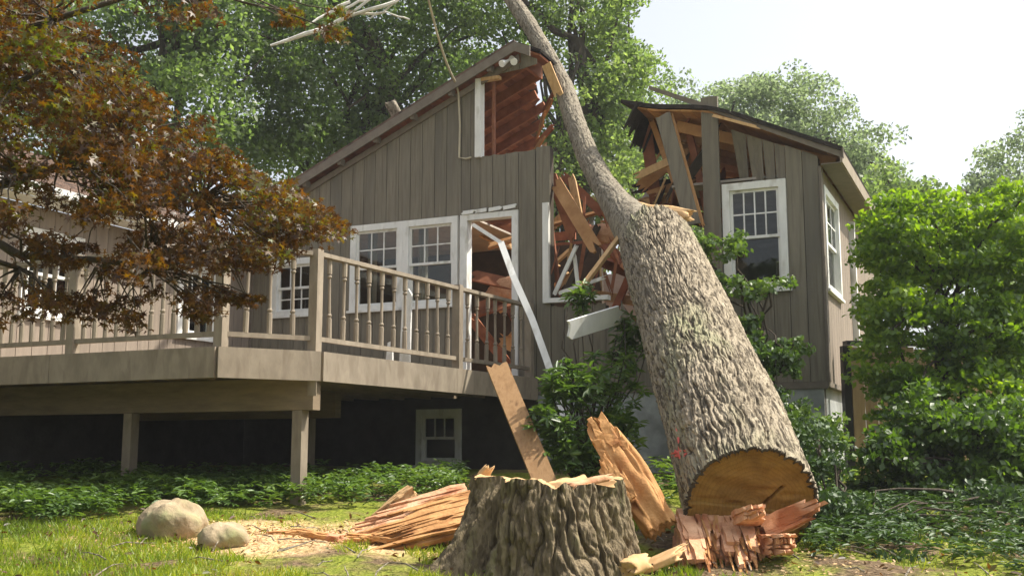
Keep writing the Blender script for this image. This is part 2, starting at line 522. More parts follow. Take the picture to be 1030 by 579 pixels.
def bark_height(th, s, ncol, aspect, seed):
    """furrowed bark: broken ridges running along the stem. th 0..1 round, s metres along"""
    c = ncol
    wob = (vnoise(th * 9, s * 2.0, 9, seed) - .5) * 2.0 + (vnoise(th * 23, s * 7, 23, seed + 1) - .5) * .9
    x = th * c + wob
    n1 = vnoise(x, s * aspect, c, seed + 2)
    n2 = vnoise(x * 2, s * aspect * 2.2, c * 2, seed + 3)
    r1 = 1 - np.abs(2 * n1 - 1)
    r2 = 1 - np.abs(2 * n2 - 1)
    h = np.clip((1 - r1) / .34, 0, 1) ** .6
    h = h * .8 + np.clip((1 - r2) / .5, 0, 1) * .25
    h += (vnoise(th * c * 4, s * aspect * 7, c * 4, seed + 4) - .5) * .30
    return h


# leaves ------------------------------------------------------------
def leaf_shape(kind):
    if kind == 'rhomb':
        v = [(0, -.5, 0), (.30, 0, .06), (0, .5, 0), (-.30, 0, .06)]
        f = [(0, 1, 2), (0, 2, 3)]
    elif kind == 'oval':
        v = [(0, -.5, 0), (.17, -.2, .05), (.19, .12, .05), (0, .5, -.06), (-.19, .12, .05), (-.17, -.2, .05)]
        f = [(0, 1, 2), (0, 2, 3), (0, 3, 4), (0, 4, 5)]
    elif kind == 'long':
        v = [(0, 0, 0), (.13, .3, .05), (.14, .65, .03), (0, 1, -.12), (-.14, .65, .03), (-.13, .3, .05)]
        f = [(0, 1, 2), (0, 2, 3), (0, 3, 4), (0, 4, 5)]
    elif kind == 'maple':
        v = [(0, -.15, 0)]
        ang = [-125, -95, -62, -30, 0, 30, 62, 95, 125]
        rad = [.42, .20, .58, .22, .68, .22, .58, .20, .42]
        for a, r in zip(ang, rad):
            a = math.radians(a)
            v.append((math.sin(a) * r, math.cos(a) * r - .15, -.10 * r))
        f = [(0, i + 1, i) for i in range(1, 9)]
    elif kind == 'blade':
        v = [(-.06, 0, 0), (.06, 0, 0), (.035, .6, .06), (-.035, .6, .06), (0, 1, .2)]
        f = [(0, 1, 2), (0, 2, 3), (3, 2, 4)]
    return np.array(v, float), np.array(f, int)


def unit(a):
    return a / np.maximum(np.linalg.norm(a, axis=1, keepdims=True), 1e-6)


def leaves_mesh(name, pos, tip, nrm, size, kind):
    """pos Nx3; tip: direction of the leaf's length; nrm: roughly its face normal"""
    sv, sf = leaf_shape(kind)
    y = unit(tip)
    x = unit(np.cross(y, nrm))
    z = np.cross(x, y)
    sz = np.asarray(size).reshape(-1, 1, 1)
    v = pos[:, None, :] + sz * (sv[None, :, 0:1] * x[:, None, :] + sv[None, :, 1:2] * y[:, None, :] + sv[None, :, 2:3] * z[:, None, :])
    N = len(pos)
    f = sf[None] + (np.arange(N) * len(sv))[:, None, None]
    return mesh_np(name, v.reshape(-1, 3), f.reshape(-1, 3))


def rnd_dirs(n, up=0.0, rng=RNG):
    d = rng.normal(size=(n, 3))
    d = unit(d)
    d[:, 2] += up
    return unit(d)


def clump_points(centres, radii, per, flat=.7, rng=RNG):
    """leaf positions gathered in clumps"""
    out = []
    for c, r, k in zip(centres, radii, per):
        d = rng.normal(size=(int(k), 3)); d = unit(d)
        rr = r * rng.random((int(k), 1)) ** .45
        p = d * rr
        p[:, 2] *= flat
        out.append(p + np.asarray(c))
    return np.concatenate(out)


def limb_path(a, b, n=5, sag=.12, rng=RNG):
    a = np.asarray(a, float); b = np.asarray(b, float)
    Ls = np.linalg.norm(b - a)
    pts = []
    for i in range(n + 1):
        t = i / n
        p = a + (b - a) * t + np.array([0, 0, math.sin(math.pi * t) * sag * Ls])
        if 0 < i < n: p += rng.normal(size=3) * .035 * Ls
        pts.append(p)
    return pts

# ------------------------------------------------------------------ ground
def make_ground():
    xs = np.unique(np.concatenate([np.linspace(-400, -14, 30), np.linspace(-14, 14, 150), np.linspace(14, 400, 30)]))
    ys = np.unique(np.concatenate([np.linspace(-60, 2, 14), np.linspace(2, 20, 110), np.linspace(20, 700, 40)]))
    X, Y = np.meshgrid(xs, ys)
    Z = gz(X, Y)
    near = (np.abs(X) < 12) & (Y > 3) & (Y < 18)
    Z = Z + np.where(near, (vnoise(X * 5 + 200, Y * 5 + 200, 512, 3) - .5) * .045, 0)
    v = np.stack([X, Y, Z], -1).reshape(-1, 3)
    ny, nx = X.shape
    i = (np.arange(ny - 1)[:, None] * nx + np.arange(nx - 1)[None]).ravel()
    f = np.stack([i, i + 1, i + nx + 1, i + nx], -1)
    o = link('ground', mesh_np('ground', v, f, True), yard)
    tag(o, 'sloping yard of grass, bare soil and sawdust', 'ground', kind='structure')


make_ground()

# ------------------------------------------------------------------ the house (local axes: x along the gable wall, y into the house)
HOUSE = empty('house', (ORG.x, ORG.y, 0), -A, 'grey brown gabled house with its roof and wall smashed open by a fallen tree', 'house')
RU, RZ = -0.2, 6.93                  # ridge
SL, SR = .44, .47                    # slopes
FLOOR = 2.34


def roofz(u):
    return RZ - SL * (RU - u) if u < RU else RZ - SR * (u - RU)


def columns(wall, mb_back, edges, bottom, topfn, openings, v=0.0, face=-1, axis='u', back=True, mat=siding, thick=.022, name='board', jag=0.0):
    """vertical siding boards, one object for each, cut round the openings; sheathing behind them goes to mb_back.
    axis 'u': wall in the gable's plane; axis 'v': wall running into the depth, facing +u or -u"""
    def P(a, z, off):
        return (a, v - face * off, z) if axis == 'u' else (v - face * off, a, z)
    g = .0042
    for a0, a1 in zip(edges[:-1], edges[1:]):
        cuts = sorted([(o[2], o[3]) for o in openings if o[0] < (a0 + a1) / 2 < o[1]])
        segs = []; z = bottom
        for c0, c1 in cuts:
            if c0 > z + .03: segs.append((z, c0, False))
            z = max(z, c1)
        segs.append((z, None, True))
        for z0, z1, top in segs:
            t0 = topfn(a0) if top else z1
            t1 = topfn(a1) if top else z1
            if min(t0, t1) < z0 + .03: continue
            w = (a1 - a0)
            if top and jag:
                k = 4
                tp = [(a1 - g - (w - 2 * g) * i / k, t1 + (t0 - t1) * i / k + random.uniform(-jag, jag)) for i in range(k + 1)]
            else:
                tp = [(a1 - g, t1), (a0 + g, t0)]
            poly = [P(a0 + g, z0, 0), P(a1 - g, z0, 0)] + [P(a, z_, 0) for a, z_ in tp]
            dv = Vector(P(a0, z0, thick)) - Vector(P(a0, z0, 0))
            MB().prism(poly, dv).build(name, mat, wall)
            if back:
                q = [P(a0, z0, thick + .002), P(a1, z0, thick + .002), P(a1, t1 - .02, thick + .002), P(a0, t0 - .02, thick + .002)]
                mb_back.prism(q, (Vector(P(a0, z0, .1)) - Vector(P(a0, z0, 0))))


def frange(a, b, step):
    n = max(1, round((b - a) / step))
    return [a + (b - a) * i / n for i in range(n + 1)]


def win(parent, a0, a1, z0, z1, plane='u', v=0.0, face=-1, cols=3, rows=2, low=(0, 0), casing=.09, lower=True, sashmat=white):
    """double-hung window: casing > sash, sill, muntin, pane"""
    def P(a, z, off):            # off: distance out of the wall
        return (a, v + face * off, z) if plane == 'u' else (v + face * off, a, z)

    def bx(mb, aa, ab, za, zb, o0, o1):
        p, q = P(aa, za, o0), P(ab, zb, o1)
        mb.box(tuple(map(min, p, q)), tuple(map(max, p, q)))
    c = casing
    m = MB()
    bx(m, a0, a0 + c, z0, z1, -.06, .03); bx(m, a1 - c, a1, z0, z1, -.06, .03)
    bx(m, a0 + c, a1 - c, z1 - c, z1, -.06, .028); bx(m, a0 + c, a1 - c, z0, z0 + c * .7, -.06, .028)
    w = m.build('window', white, parent)
    m = MB(); bx(m, a0 - .03, a1 + .03, z0 - .035, z0 - .002, -.02, .055); m.build('sill', white, w)
    ia, ib, iz, jz = a0 + c, a1 - c, z0 + c * .7, z1 - c
    mid = (iz + jz) / 2
    s = .035
    for (za, zb, off, cr) in ((mid - s / 2, jz, -.01, (cols, rows)), (iz, mid + s / 2, -.04, low)):
        m = MB()
        bx(m, ia + .001, ia + s, za, zb, off - .03, off); bx(m, ib - s, ib - .001, za, zb, off - .03, off)
        bx(m, ia + s, ib - s, zb - s, zb - .001, off - .03, off - .001); bx(m, ia + s, ib - s, za, za + s, off - .03, off - .001)
        m.build('sash', sashmat, w)
        nc, nr = max(1, cr[0]), max(1, cr[1])
        aa, ab, zc, zd = ia + s, ib - s, za + s, zb - s
        t = .009
        for i in range(1, nc):
            x = aa + (ab - aa) * i / nc
            m = MB(); bx(m, x - t, x + t, zc, zd, off - .022, off - .004); m.build('muntin', sashmat, w)
        for i in range(1, nr):
            z = zc + (zd - zc) * i / nr
            m = MB(); bx(m, aa, ab, z - t, z + t, off - .0215, off - .0045); m.build('muntin', sashmat, w)
        for i in range(nc):
            for k in range(nr):
                m = MB()
                bx(m, aa + (ab - aa) * i / nc + (t if i else 0), aa + (ab - aa) * (i + 1) / nc - (t if i < nc - 1 else 0),
                   zc + (zd - zc) * k / nr + (t if k else 0), zc + (zd - zc) * (k + 1) / nr - (t if k < nr - 1 else 0), off - .016, off - .012)
                m.build('pane', glass, w)
    return w


# gable wall, left of the break
openL = [(-2.86, -1.13, 3.40, 4.63), (-1.09, -.22, FLOOR, 4.63), (-4.22, -3.43, 3.39, 4.23)]
hole = (-.80, .30, 5.43, 6.60)
gw = MB()
back = MB()
GW = tag(MB().box((-4.6, .115, 2.15), (-.25 - 4.1, .125, 4.4)).build('gable_wall', sheath, HOUSE))
edges = [-4.6, -4.41, -4.22, -4.02, -3.82, -3.63, -3.43, -3.24, -3.05, -2.86, -2.67, -2.48, -2.29, -2.09, -1.9, -1.71, -1.51, -1.32, -1.13, -1.09,
         -.945, -.80, -.61, -.42, -.22, .03, .24]
edges.remove(-1.13)


def topL(u):
    return roofz(u) - .16


columns(GW, back, [e for e in edges if e <= -.79], 2.15, topL, openL)
# boards right of the hole's white jamb stop at the torn edge of the hole
columns(GW, back, [-.80, -.61, -.42, -.22, .03], 2.15, lambda u: 5.44 + random.uniform(-.012, .012), openL, jag=.01)
columns(GW, back, [.035, .24], 2.15, lambda u: 5.47, [(0.0, .3, 3.34, 4.66)] if False else [], jag=.012)
# gable peak above the hole
pk = MB()
for a0, a1, b0, b1 in ((-.80, -.61, 6.56, 6.57), (-.60, -.41, 6.58, 6.59), (-.40, -.205, 6.59, 6.60), (-.195, .05, 6.60, 6.64)):
    MB().prism([(a0, 0, b0), (a1, 0, b1), (a1, 0, roofz(a1) - .1), (a0, 0, roofz(a0) - .1)], (0, .022, 0)).build('board', siding, GW)
back.build('wall_sheathing', sheath, GW)
# battened low wall below the smashed window and behind the trunk
LW = MB().box((.26, .115, 2.15), (3.70, .125, 2.6)).build('lower_wall', sheath, HOUSE)
back = MB()
columns(LW, back, [.245, .43, .62, .82, 1.0], 2.23, lambda u: 3.30, [], jag=.02)
columns(LW, back, [1.0, 1.2, 1.4, 1.6, 1.8, 2.0, 2.2, 2.35], 2.23, lambda u: 3.1 + random.uniform(-.25, .25), [], jag=.06)
openR = [(2.55, 3.33, 3.35, 4.69)]
columns(LW, back, [2.35, 2.55, 2.745, 2.94, 3.135, 3.33, 3.53, 3.72], 2.23, lambda u: 3.36 if u < 3.32 else roofz(u) - .16, openR)
back.build('wall_sheathing', sheath, LW)
# bent boards over the right window, pushed inwards at their left side
for i, (a0, a1) in enumerate(((2.66, 2.85), (2.85, 3.05), (3.05, 3.2), (3.2, 3.33))):
    z0 = 4.70
    sk = (3.33 - a0) * .12
    pts = [(a0 + sk * .8, .02 + (3.33 - a0) * .35, z0 + .02), (a1 - .006, .02 + (3.33 - a1) * .35, z0),
           (a1 - .006, .03 + (3.33 - a1) * .1, roofz(a1) - .17), (a0, .03 + (3.33 - a0) * .1, roofz(a0) - .17)]
    MB().prism(pts, (0, .022, 0)).build('bent_board', siding, LW)
# the tall board left standing beside the right window
st = jag_plank((2.43, -.045, 3.0), (2.43, -.045, 5.82), .21, .045, (1, 0, 0), 0, .012).build('standing_board', siding, LW)
MB().box((2.335, -.019, 5.55), (2.53, -.003, 5.80)).build('raw_backing', rawwood, LW)

# foundation
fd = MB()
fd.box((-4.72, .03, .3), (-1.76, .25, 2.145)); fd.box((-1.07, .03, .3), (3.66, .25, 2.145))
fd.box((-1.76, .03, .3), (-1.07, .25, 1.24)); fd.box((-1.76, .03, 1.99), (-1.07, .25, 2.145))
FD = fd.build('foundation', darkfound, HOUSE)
MB().box((.05, .012, .3), (3.675, .028, 2.147)).build('painted_face', concrete, FD)
MB().box((3.42, .255, .3), (3.66, 6.4, 2.2)).build('foundation_wall', concrete, FD)
MB().box((.245, -.012, 2.15), (3.73, .028, 2.226)).build('water_table_board', trimgrey, FD)
win(HOUSE, -1.76, -1.07, 1.24, 1.99, 'u', .03, -1, 3, 1)
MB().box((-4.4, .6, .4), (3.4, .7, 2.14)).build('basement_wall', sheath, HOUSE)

# windows and the door opening of the gable
win(HOUSE, -2.86, -1.995, 3.40, 4.63, cols=3, rows=2)
win(HOUSE, -1.993, -1.13, 3.40, 4.63, cols=3, rows=2)
win(HOUSE, -4.22, -3.43, 3.39, 4.23, cols=3, rows=1, low=(3, 2))
win(HOUSE, 2.55, 3.33, 3.35, 4.69, cols=4, rows=2)
df = MB()
df.box((-1.09, -.03, FLOOR), (-.98, .12, 4.63)); df.box((-.31, -.03, FLOOR), (-.22, .12, 4.63)); df.box((-.98, -.028, 4.55), (-.31, .12, 4.63))
DF = df.build('door_frame', white, HOUSE)
# scraps of the lintel trim still nailed on
for k in range(4):
    a = -1.05 + k * .21
    jag_plank((a, -.04, 4.655 + .004 * k), (a + .17, -.04, 4.66 + .008 * k), .05, .02, (0, 0, 1), .02, .02, 3).build('trim_scrap', white, DF)

# white jamb left in the torn upper opening
MB().box((-.86, -.05, 5.42), (-.775, .08, 6.54)).build('window_jamb', white, HOUSE)
MB().box((-.775, -.045, 6.50), (-.50, .05, 6.545)).build('window_head', palewood, HOUSE)
MB().box((-.66, .08, 5.40), (-.62, .12, 6.5)).build('wall_stud', redwood, HOUSE)

# left roof slope: shingles, planks, rafters
def slope_pt(u, off):
    s_, n = (SL, Vector((-SL, 0, 1)).normalized()) if u <= RU else (SR, Vector((SR, 0, 1)).normalized())
    return Vector((u, 0, roofz(u))) + n * off


VB = 6.6
rl = random.Random(8)
def vbreak(u):
    """how far back the left slope still stands: torn away near the ridge"""
    return min(VB, .62 + max(0, RU - u) * 2.3)


nl = Vector((-SL, 0, 1)).normalized()
usl = [RU - .12 * i for i in range(40)]
front_ = [Vector((-4.9, -.16, roofz(-4.9))), Vector((RU, -.16, RZ))]
brk = [Vector((u, vbreak(u) + rl.uniform(-.1, .1), roofz(u))) for u in usl if u > -4.9]
ROOF = MB().prism(front_ + brk + [Vector((-4.9, VB, roofz(-4.9)))], nl * .045).build('roof', shingle, HOUSE)
for i in range(34):
    u0 = RU - i * .14; u1 = u0 - .134
    p, q = slope_pt(u0, -.003), slope_pt(u1, -.003)
    n = nl * -.022
    ve = vbreak(u0) + rl.uniform(-.06, .16)
    e1, e2 = ve + rl.uniform(-.08, .08), ve + rl.uniform(-.05, .12)
    MB().prism([(p.x, -.10, p.z), (p.x, ve, p.z), ((p.x + q.x) / 2, e1, (p.z + q.z) / 2), (q.x, e2, q.z), (q.x, -.10, q.z)], n).build('roof_plank', redwood, ROOF)
for i in range(13):
    v = .35 + i * .48
    ut = RU - .02 - max(0, (v - .62) / 2.3) + rl.uniform(-.05, .12)
    if i == 0: ut = RU - .02
    p, q = slope_pt(min(ut, RU - .02), -.095), slope_pt(-4.7, -.095)
    MB().beam((p.x, v, p.z), (q.x, v, q.z), .045, .14).build('rafter', redwood, ROOF)
MB().box((RU - .03, .0, RZ - .24), (RU + .02, .75, RZ - .03)).build('ridge_board', redwood, ROOF)
# a strip of the right slope still hanging at the ridge
jag_plank((RU + .19, -.1, RZ - .075), (RU + .19, .55, RZ - .075), .36, .03, (1, 0, -SR), .0, .2).build('broken_roof_edge', tar, ROOF)
jag_plank((RU + .17, -.06, RZ - .125), (RU + .17, .5, RZ - .125), .34, .025, (1, 0, -SR), .0, .2).build('broken_plank', redwood, ROOF)
jag_plank((.16, .05, 6.66), (.30, .25, 6.18), .13, .03, (1, 0, .2), .04, .1).build('broken_plank', palewood, ROOF)
jag_plank((.06, .3, 6.72), (.22, .35, 6.36), .12, .04, (.9, .2, .2), .04, .1).build('broken_plank', redwood, ROOF)
for i in range(7):   # torn plank ends along the edge of the hole
    u = -.12 + random.uniform(-.03, .12); z = 5.55 + i * .15
    jag_plank((-.35, .7 + i * .08, z - .1), (u, .5 + i * .06, z + .05), .12, .025, (0, .3, 1), .05, .10).build('broken_plank', random.choice([redwood, redwood, rawwood]), ROOF)

# rake trim, left
def rake(u0, u1, w, t, dz, v, mat, name, parent=ROOF):
    p0, p1 = roofz(u0) + dz, roofz(u1) + dz
    MB().prism([(u0, v, p0 - w), (u1, v, p1 - w), (u1, v, p1), (u0, v, p0)], (0, t, 0)).build(name, mat, parent)


rake(-4.9, RU, .13, .025, -.004, -.19, trimgrey, 'rake_board')
rake(-4.6, RU, .09, .03, -.135, -.035, trimgrey, 'frieze_board')
MB().prism([(RU, -.19, RZ - .134), (.03, -.19, RZ - .24), (.03, -.19, RZ - .10), (RU, -.19, RZ - .004)], (0, .025, 0)).build('rake_board', trimgrey, ROOF)
for u in (-4.2, -3.6, -3.0, -2.4, -1.8, -1.2, -.6):
    MB().box((u - .03, -.155, roofz(u) - .17), (u + .03, -.04, roofz(u) - .08)).build('lookout', trimgrey, ROOF)

# right roof slope, what is left of it
def rz2(u):
    return roofz(u) - .30 * float(smooth(2.7, 1.35, u)) if u < 2.7 else roofz(u)


rr = MB()
n = Vector((SR, 0, 1)).normalized()
rnd = random.Random(4)
front = []
us = [4.0]
ed = [(1.42 + rnd.uniform(-.12, .14), v) for v in np.linspace(-.12, VB, 16)]
poly = [(4.0, -.12), *[(4.0, VB)], *[(e[0], e[1]) for e in ed[::-1]]]
ROOF2 = MB().prism([Vector((2.7, -.12, roofz(2.7) - .02)), Vector((4.0, -.12, roofz(4.0) - .02)), Vector((4.0, VB, roofz(4.0) - .02)), Vector((2.7, VB, roofz(2.7) - .02))], n * .05).build('roof', tar, HOUSE)
for i in range(9):
    u1, u0 = 2.7 - i * .15, 2.7 - (i + 1) * .15
    jl = [(u0 + (rnd.uniform(-.1, .1) if i == 8 else 0), v) for v in np.linspace(VB, -.12, 14)]
    pts = [Vector((u1, -.12, rz2(u1) - .02)), Vector((u1, VB, rz2(u1) - .02))] + [Vector((u, v, rz2(u0) - .02)) for u, v in jl]
    MB().prism(pts, Vector((0, 0, .05))).build('shingle_strip', tar, ROOF2)
for i in range(19):
    u0 = 3.95 - i * .145; u1 = u0 - .139
    if u1 < 1.42: break
    z0, z1 = rz2(u0) - .028, rz2(u1) - .028
    m = MB().prism([(u0, -.08, z0), (u1, -.08, z1), (u1 - n.x * .022, -.08, z1 - .021), (u0 - n.x * .022, -.08, z0 - .021)], (0, VB, 0))
    m.build('roof_plank', rawwood, ROOF2)
for i in range(12):
    v = .30 + i * .5
    u1 = 1.5 + rnd.uniform(-.1, .5)
    MB().beam((3.88, v, roofz(3.88) - .125), (max(u1, 1.9), v, rz2(max(u1, 1.9)) - .14), .045, .14).build('rafter', rawwood, ROOF2)
# torn felt curling down over the broken edge
for i in range(9):
    v = .0 + i * .35
    u = 1.42 + rnd.uniform(-.06, .06)
    jag_plank((u + .10, v, rz2(u) + .01), (u - .06 - rnd.random() * .06, v + .05, rz2(u) - .25 - rnd.random() * .3), .36, .02, (0, 1, 0), .02, .10, 6, rnd).build('torn_felt', tar, ROOF2)
# bare rake board sticking out past the broken roof
MB().prism([(1.66, -.10, 6.02), (4.03, -.10, roofz(4.03) - .10), (4.03, -.10, roofz(4.03) + .035), (1.66, -.10, 6.07)], (0, .022, 0)).build('rake_board', trimgrey, ROOF2)
jag_plank((2.5, -.13, 5.55), (3.05, -.13, 5.33), .035, .02, (0, 0, 1), .02, .05, 3).build('splintered_batten', palewood, ROOF2)
MB().box((3.985, -.10, roofz(4.0) - .16), (4.015, VB, roofz(4.0) - .0)).build('gutter_board', deckpaint, ROOF2)
MB().box((3.76, -.05, roofz(3.9) - .20), (3.98, VB, roofz(3.9) - .185)).build('soffit', trimgrey, ROOF2)

# right side wall, running into the depth
SW = MB().box((3.60, 1.5, 2.23), (3.61, 6.4, 4.8)).build('side_wall', sheath, HOUSE)
back = MB()
columns(SW, back, frange(.13, 6.4, .2), 2.23, lambda v: 4.82, [(.2, 1.4, 3.35, 4.62)], 3.722, 1, 'v', mat=siding_suntint)
back.build('wall_sheathing', sheath, SW)
win(HOUSE, .2, 1.4, 3.35, 4.62, 'v', 3.722, 1, 3, 2)
MB().box((3.722, -.02, 2.23), (3.752, .125, 4.80)).build('corner_board', trimgrey, SW)
MB().box((3.722, 2.5, 1.0), (3.80, 2.58, 4.6)).build('downspout', white, SW)
MB().box((3.66, .0, 2.17), (3.74, 6.4, 2.226)).build('water_table_board', trimgrey, SW)

# left wing, its wall running towards the camera along the deck
WU = -4.6
WW = MB().box((WU - .13, -8, 2.15), (WU - .12, -.02, 4.2)).build('wing_wall', sheath, HOUSE)
back = MB()
wop = [(-4.2, -3.3, 2.98, 4.0), (-1.6, -.8, 2.98, 4.0)]
columns(WW, back, [-8, -7.6, -7.2, -6.8, -6.4, -6, -5.6, -5.2, -4.8, -4.4, -4.2, -3.975, -3.75, -3.525, -3.3, -3.1, -2.9, -2.7, -2.5, -2.3, -2.1, -1.9, -1.75, -1.6, -1.4, -1.2, -1, -.8, -.6, -.4, -.2, -.03],
        2.15, lambda v: 4.26, wop, WU, 1, 'v', mat=siding_suntint)
back.build('wall_sheathing', sheath, WW)
win(HOUSE, -4.2, -3.3, 2.98, 4.0, 'v', WU, 1, 3, 1, low=(3, 1))
win(HOUSE, -1.6, -.8, 2.98, 4.0, 'v', WU, 1, 3, 1, low=(3, 1))
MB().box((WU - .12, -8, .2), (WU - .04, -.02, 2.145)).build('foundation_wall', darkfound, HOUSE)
m = MB()
for i in range(34):
    u0 = -4.24 - i * .13; z0 = 4.40 + i * .13 * .42
    m.prism([(u0, -8.2, z0), (u0 - .16, -8.2, z0 + .16 * .42 - .012), (u0 - .16, -8.2, z0 + .16 * .42 - .03), (u0, -8.2, z0 - .022)], (0, 8.05, 0))
WR = MB().prism([(-4.26, -8.15, 4.36), (-8.6, -8.15, 6.18), (-8.6, -8.15, 6.13), (-4.26, -8.15, 4.30)], (0, 8.0, 0)).build('wing_roof', tar, HOUSE)
tag(m.build('shingle_courses', shingle, WR), kind='stuff')
MB().box((-4.235, -8.2, 4.27), (-4.215, -.15, 4.40)).build('fascia_board', white, WR)
g = MB()
prof = [(-4.21, 4.395), (-4.21, 4.29), (-4.17, 4.275), (-4.115, 4.30), (-4.095, 4.395), (-4.105, 4.395), (-4.125, 4.31), (-4.17, 4.288), (-4.2, 4.3), (-4.2, 4.395)]
g.prism([(a, -8.2, z) for a, z in prof], (0, 8.05, 0))
g.build('gutter', white, WR)
MB().box((-4.58, -8, 4.262), (-4.24, -.02, 4.268)).build('soffit', white, WR)

MB().box((-4.58, .14, 2.34), (-4.50, 6.3, 4.9)).build('inner_wall', sheath, HOUSE)
MB().box((-4.76, -.025, 2.15), (-4.57, .112, 4.95)).build('corner_board', trimgrey, HOUSE)
# inside: floor, partition, ceiling, back wall
IN = MB().box((-4.45, .14, 2.15), (3.58, 6.4, 2.33)).build('floor_slab', rawwood, HOUSE)
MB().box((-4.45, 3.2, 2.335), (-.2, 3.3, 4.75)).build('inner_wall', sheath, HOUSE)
MB().box((-4.45, 6.3, 2.335), (3.58, 6.38, 4.75)).build('back_wall', drywall, HOUSE)
MB().box((1.9, 1.6, 2.335), (2.0, 6.25, 4.75)).build('inner_wall', drywall, HOUSE)
MB().box((-4.45, .14, 4.76), (-1.3, 6.3, 4.79)).build('ceiling', drywall, HOUSE)
MB().box((1.86, .16, 4.76), (3.58, 6.3, 4.79)).build('ceiling', drywall, HOUSE)
rnd = random.Random(11)
for i in range(7):
    v = .5 + i * .85
    MB().beam((-4.3, v, 4.87), (-.3 - rnd.random() * .6, v, 4.87), .04, .14).build('ceiling_joist', redwood, HOUSE)
# curtains behind the pair of windows
for u0 in (-2.74, -2.2, -1.9, -1.36):
    m = MB()
    k = 8
    f_ = [(u0 + .15 * i / k, .26 + .025 * math.sin(i * 2.4), z) for i in range(k + 1) for z in (3.2, 4.6)]
    m.add(f_, [(2 * i, 2 * i + 2, 2 * i + 3, 2 * i + 1) for i in range(k)])
    # thickness
    f2 = [(p[0], p[1] + .006, p[2]) for p in f_]
    m.add(f2, [(2 * i + 1, 2 * i + 3, 2 * i + 2, 2 * i) for i in range(k)])
    m.build('curtain', drywall, HOUSE)

# frame of the smashed window beside the trunk
m = MB()
m.box((.15, -.06, 3.34), (.235, .06, 4.68)); m.box((.235, -.058, 3.34), (1.05, .06, 3.40))
BW = m.build('broken_window_frame', white, HOUSE)
jag_plank((.30, -.02, 3.45), (.62, -.05, 4.05), .05, .03, (1, 0, -.5), .01, .03).build('broken_sash', white, BW)
jag_plank((.62, .05, 3.40), (.58, .0, 3.95), .045, .03, (1, 0, 0), .01, .05).build('broken_sash', white, BW)
jag_plank((.35, .02, 3.47), (1.0, -.05, 3.62), .045, .03, (0, 0, 1), .01, .05).build('broken_sash', white, BW)

# wreckage inside the break: rafters, studs, planks
def wreck(p0, p1, w=.1, t=.04, mat=rawwood, side=(0, .4, 1), name='broken_plank', j=.08):
    return jag_plank(p0, p1, w, t, side, j, j, 5, rnd).build(name, mat, HOUSE)


wreck(gab(560, 185, .1), gab(598, 248, -.25), .17, .04, rawwood, (1, 0, .4))
wreck(gab(556, 180, .3), gab(577, 240, .3), .14, .04, redwood, (1, 0, .3))
wreck(gab(575, 178, .5), gab(586, 236, .3), .10, .05, palewood, (1, 0, .1))
wreck(gab(566, 176, .8), gab(606, 215, .6), .12, .05, redwood, (1, 0, .1))
wreck(gab(553, 215, .3), gab(563, 300, .3), .05, .05, redwood, (1, 0, .1), 'wall_stud')
wreck(gab(600, 230, .5), gab(566, 300, .2), .08, .05, sheath, (1, 0, .1))
for i in range(26):   # jumble behind
    u = rnd.uniform(.2, 1.9); v = rnd.uniform(.5, 2.6); z = rnd.uniform(2.6, 4.9)
    d = Vector((rnd.uniform(-1, 1), rnd.uniform(-.5, .5), rnd.uniform(-.8, .9))).normalized() * rnd.uniform(.35, .8)
    wreck(Vector((u, v, z)) - d, Vector((u, v, z)) + d, rnd.uniform(.08, .2), .035, rnd.choice([rawwood, redwood, redwood, palewood, drywall]), (rnd.random(), rnd.random(), rnd.random() + .2))
for i in range(16):   # seen through the doorway
    u = rnd.uniform(-1.3, .1); v = rnd.uniform(.7, 2.4); z = rnd.uniform(2.6, 4.6)
    d = Vector((rnd.uniform(-1, 1), rnd.uniform(-.3, .3), rnd.uniform(-.9, .9))).normalized() * rnd.uniform(.3, .7)
    wreck(Vector((u, v, z)) - d, Vector((u, v, z)) + d, rnd.uniform(.08, .2), .035, rnd.choice([rawwood, redwood, redwood, palewood]), (rnd.random(), rnd.random(), rnd.random() + .2))
# under the right roof stump: hanging rafters and splintered plywood
wreck(gab(640, 178, .35), gab(682, 158, .3), .10, .04, palewood, (0, 0, 1))
wreck(gab(644, 188, .5), gab(690, 150, .6), .16, .03, rawwood, (.2, 0, 1))
wreck(gab(655, 195, .5), gab(700, 180, .6), .10, .03, rawwood, (.1, 0, 1))
wreck(gab(650, 205, .7), gab(698, 192, .7), .12, .03, palewood, (.1, 0, 1))
wreck(gab(655, 120, .4), gab(690, 215, .3), .07, .05, rawwood, (1, 0, .2))
wreck(gab(690, 120, .5), gab(712, 215, .5), .09, .05, redwood, (1, 0, .2))
wreck(gab(648, 118, .6), gab(660, 205, .6), .16, .03, redwood, (1, 0, .2))
wreck(gab(668, 130, .9), gab(716, 175, .9), .28, .02, rawwood, (.3, 0, 1))
wreck(gab(664, 215, .8), gab(705, 200, .9), .18, .03, redwood, (0, 0, 1))
# bent grey wall board with its raw edge, hanging off the rafters
wreck(gab(667, 116, -.12), gab(697, 226, -.22), .19, .03, siding, (1, 0, .2), 'hanging_board', .03)
wreck(gab(675, 117, -.06), gab(706, 226, -.15), .06, .05, rawwood, (1, 0, .2), 'hanging_stud', .05)


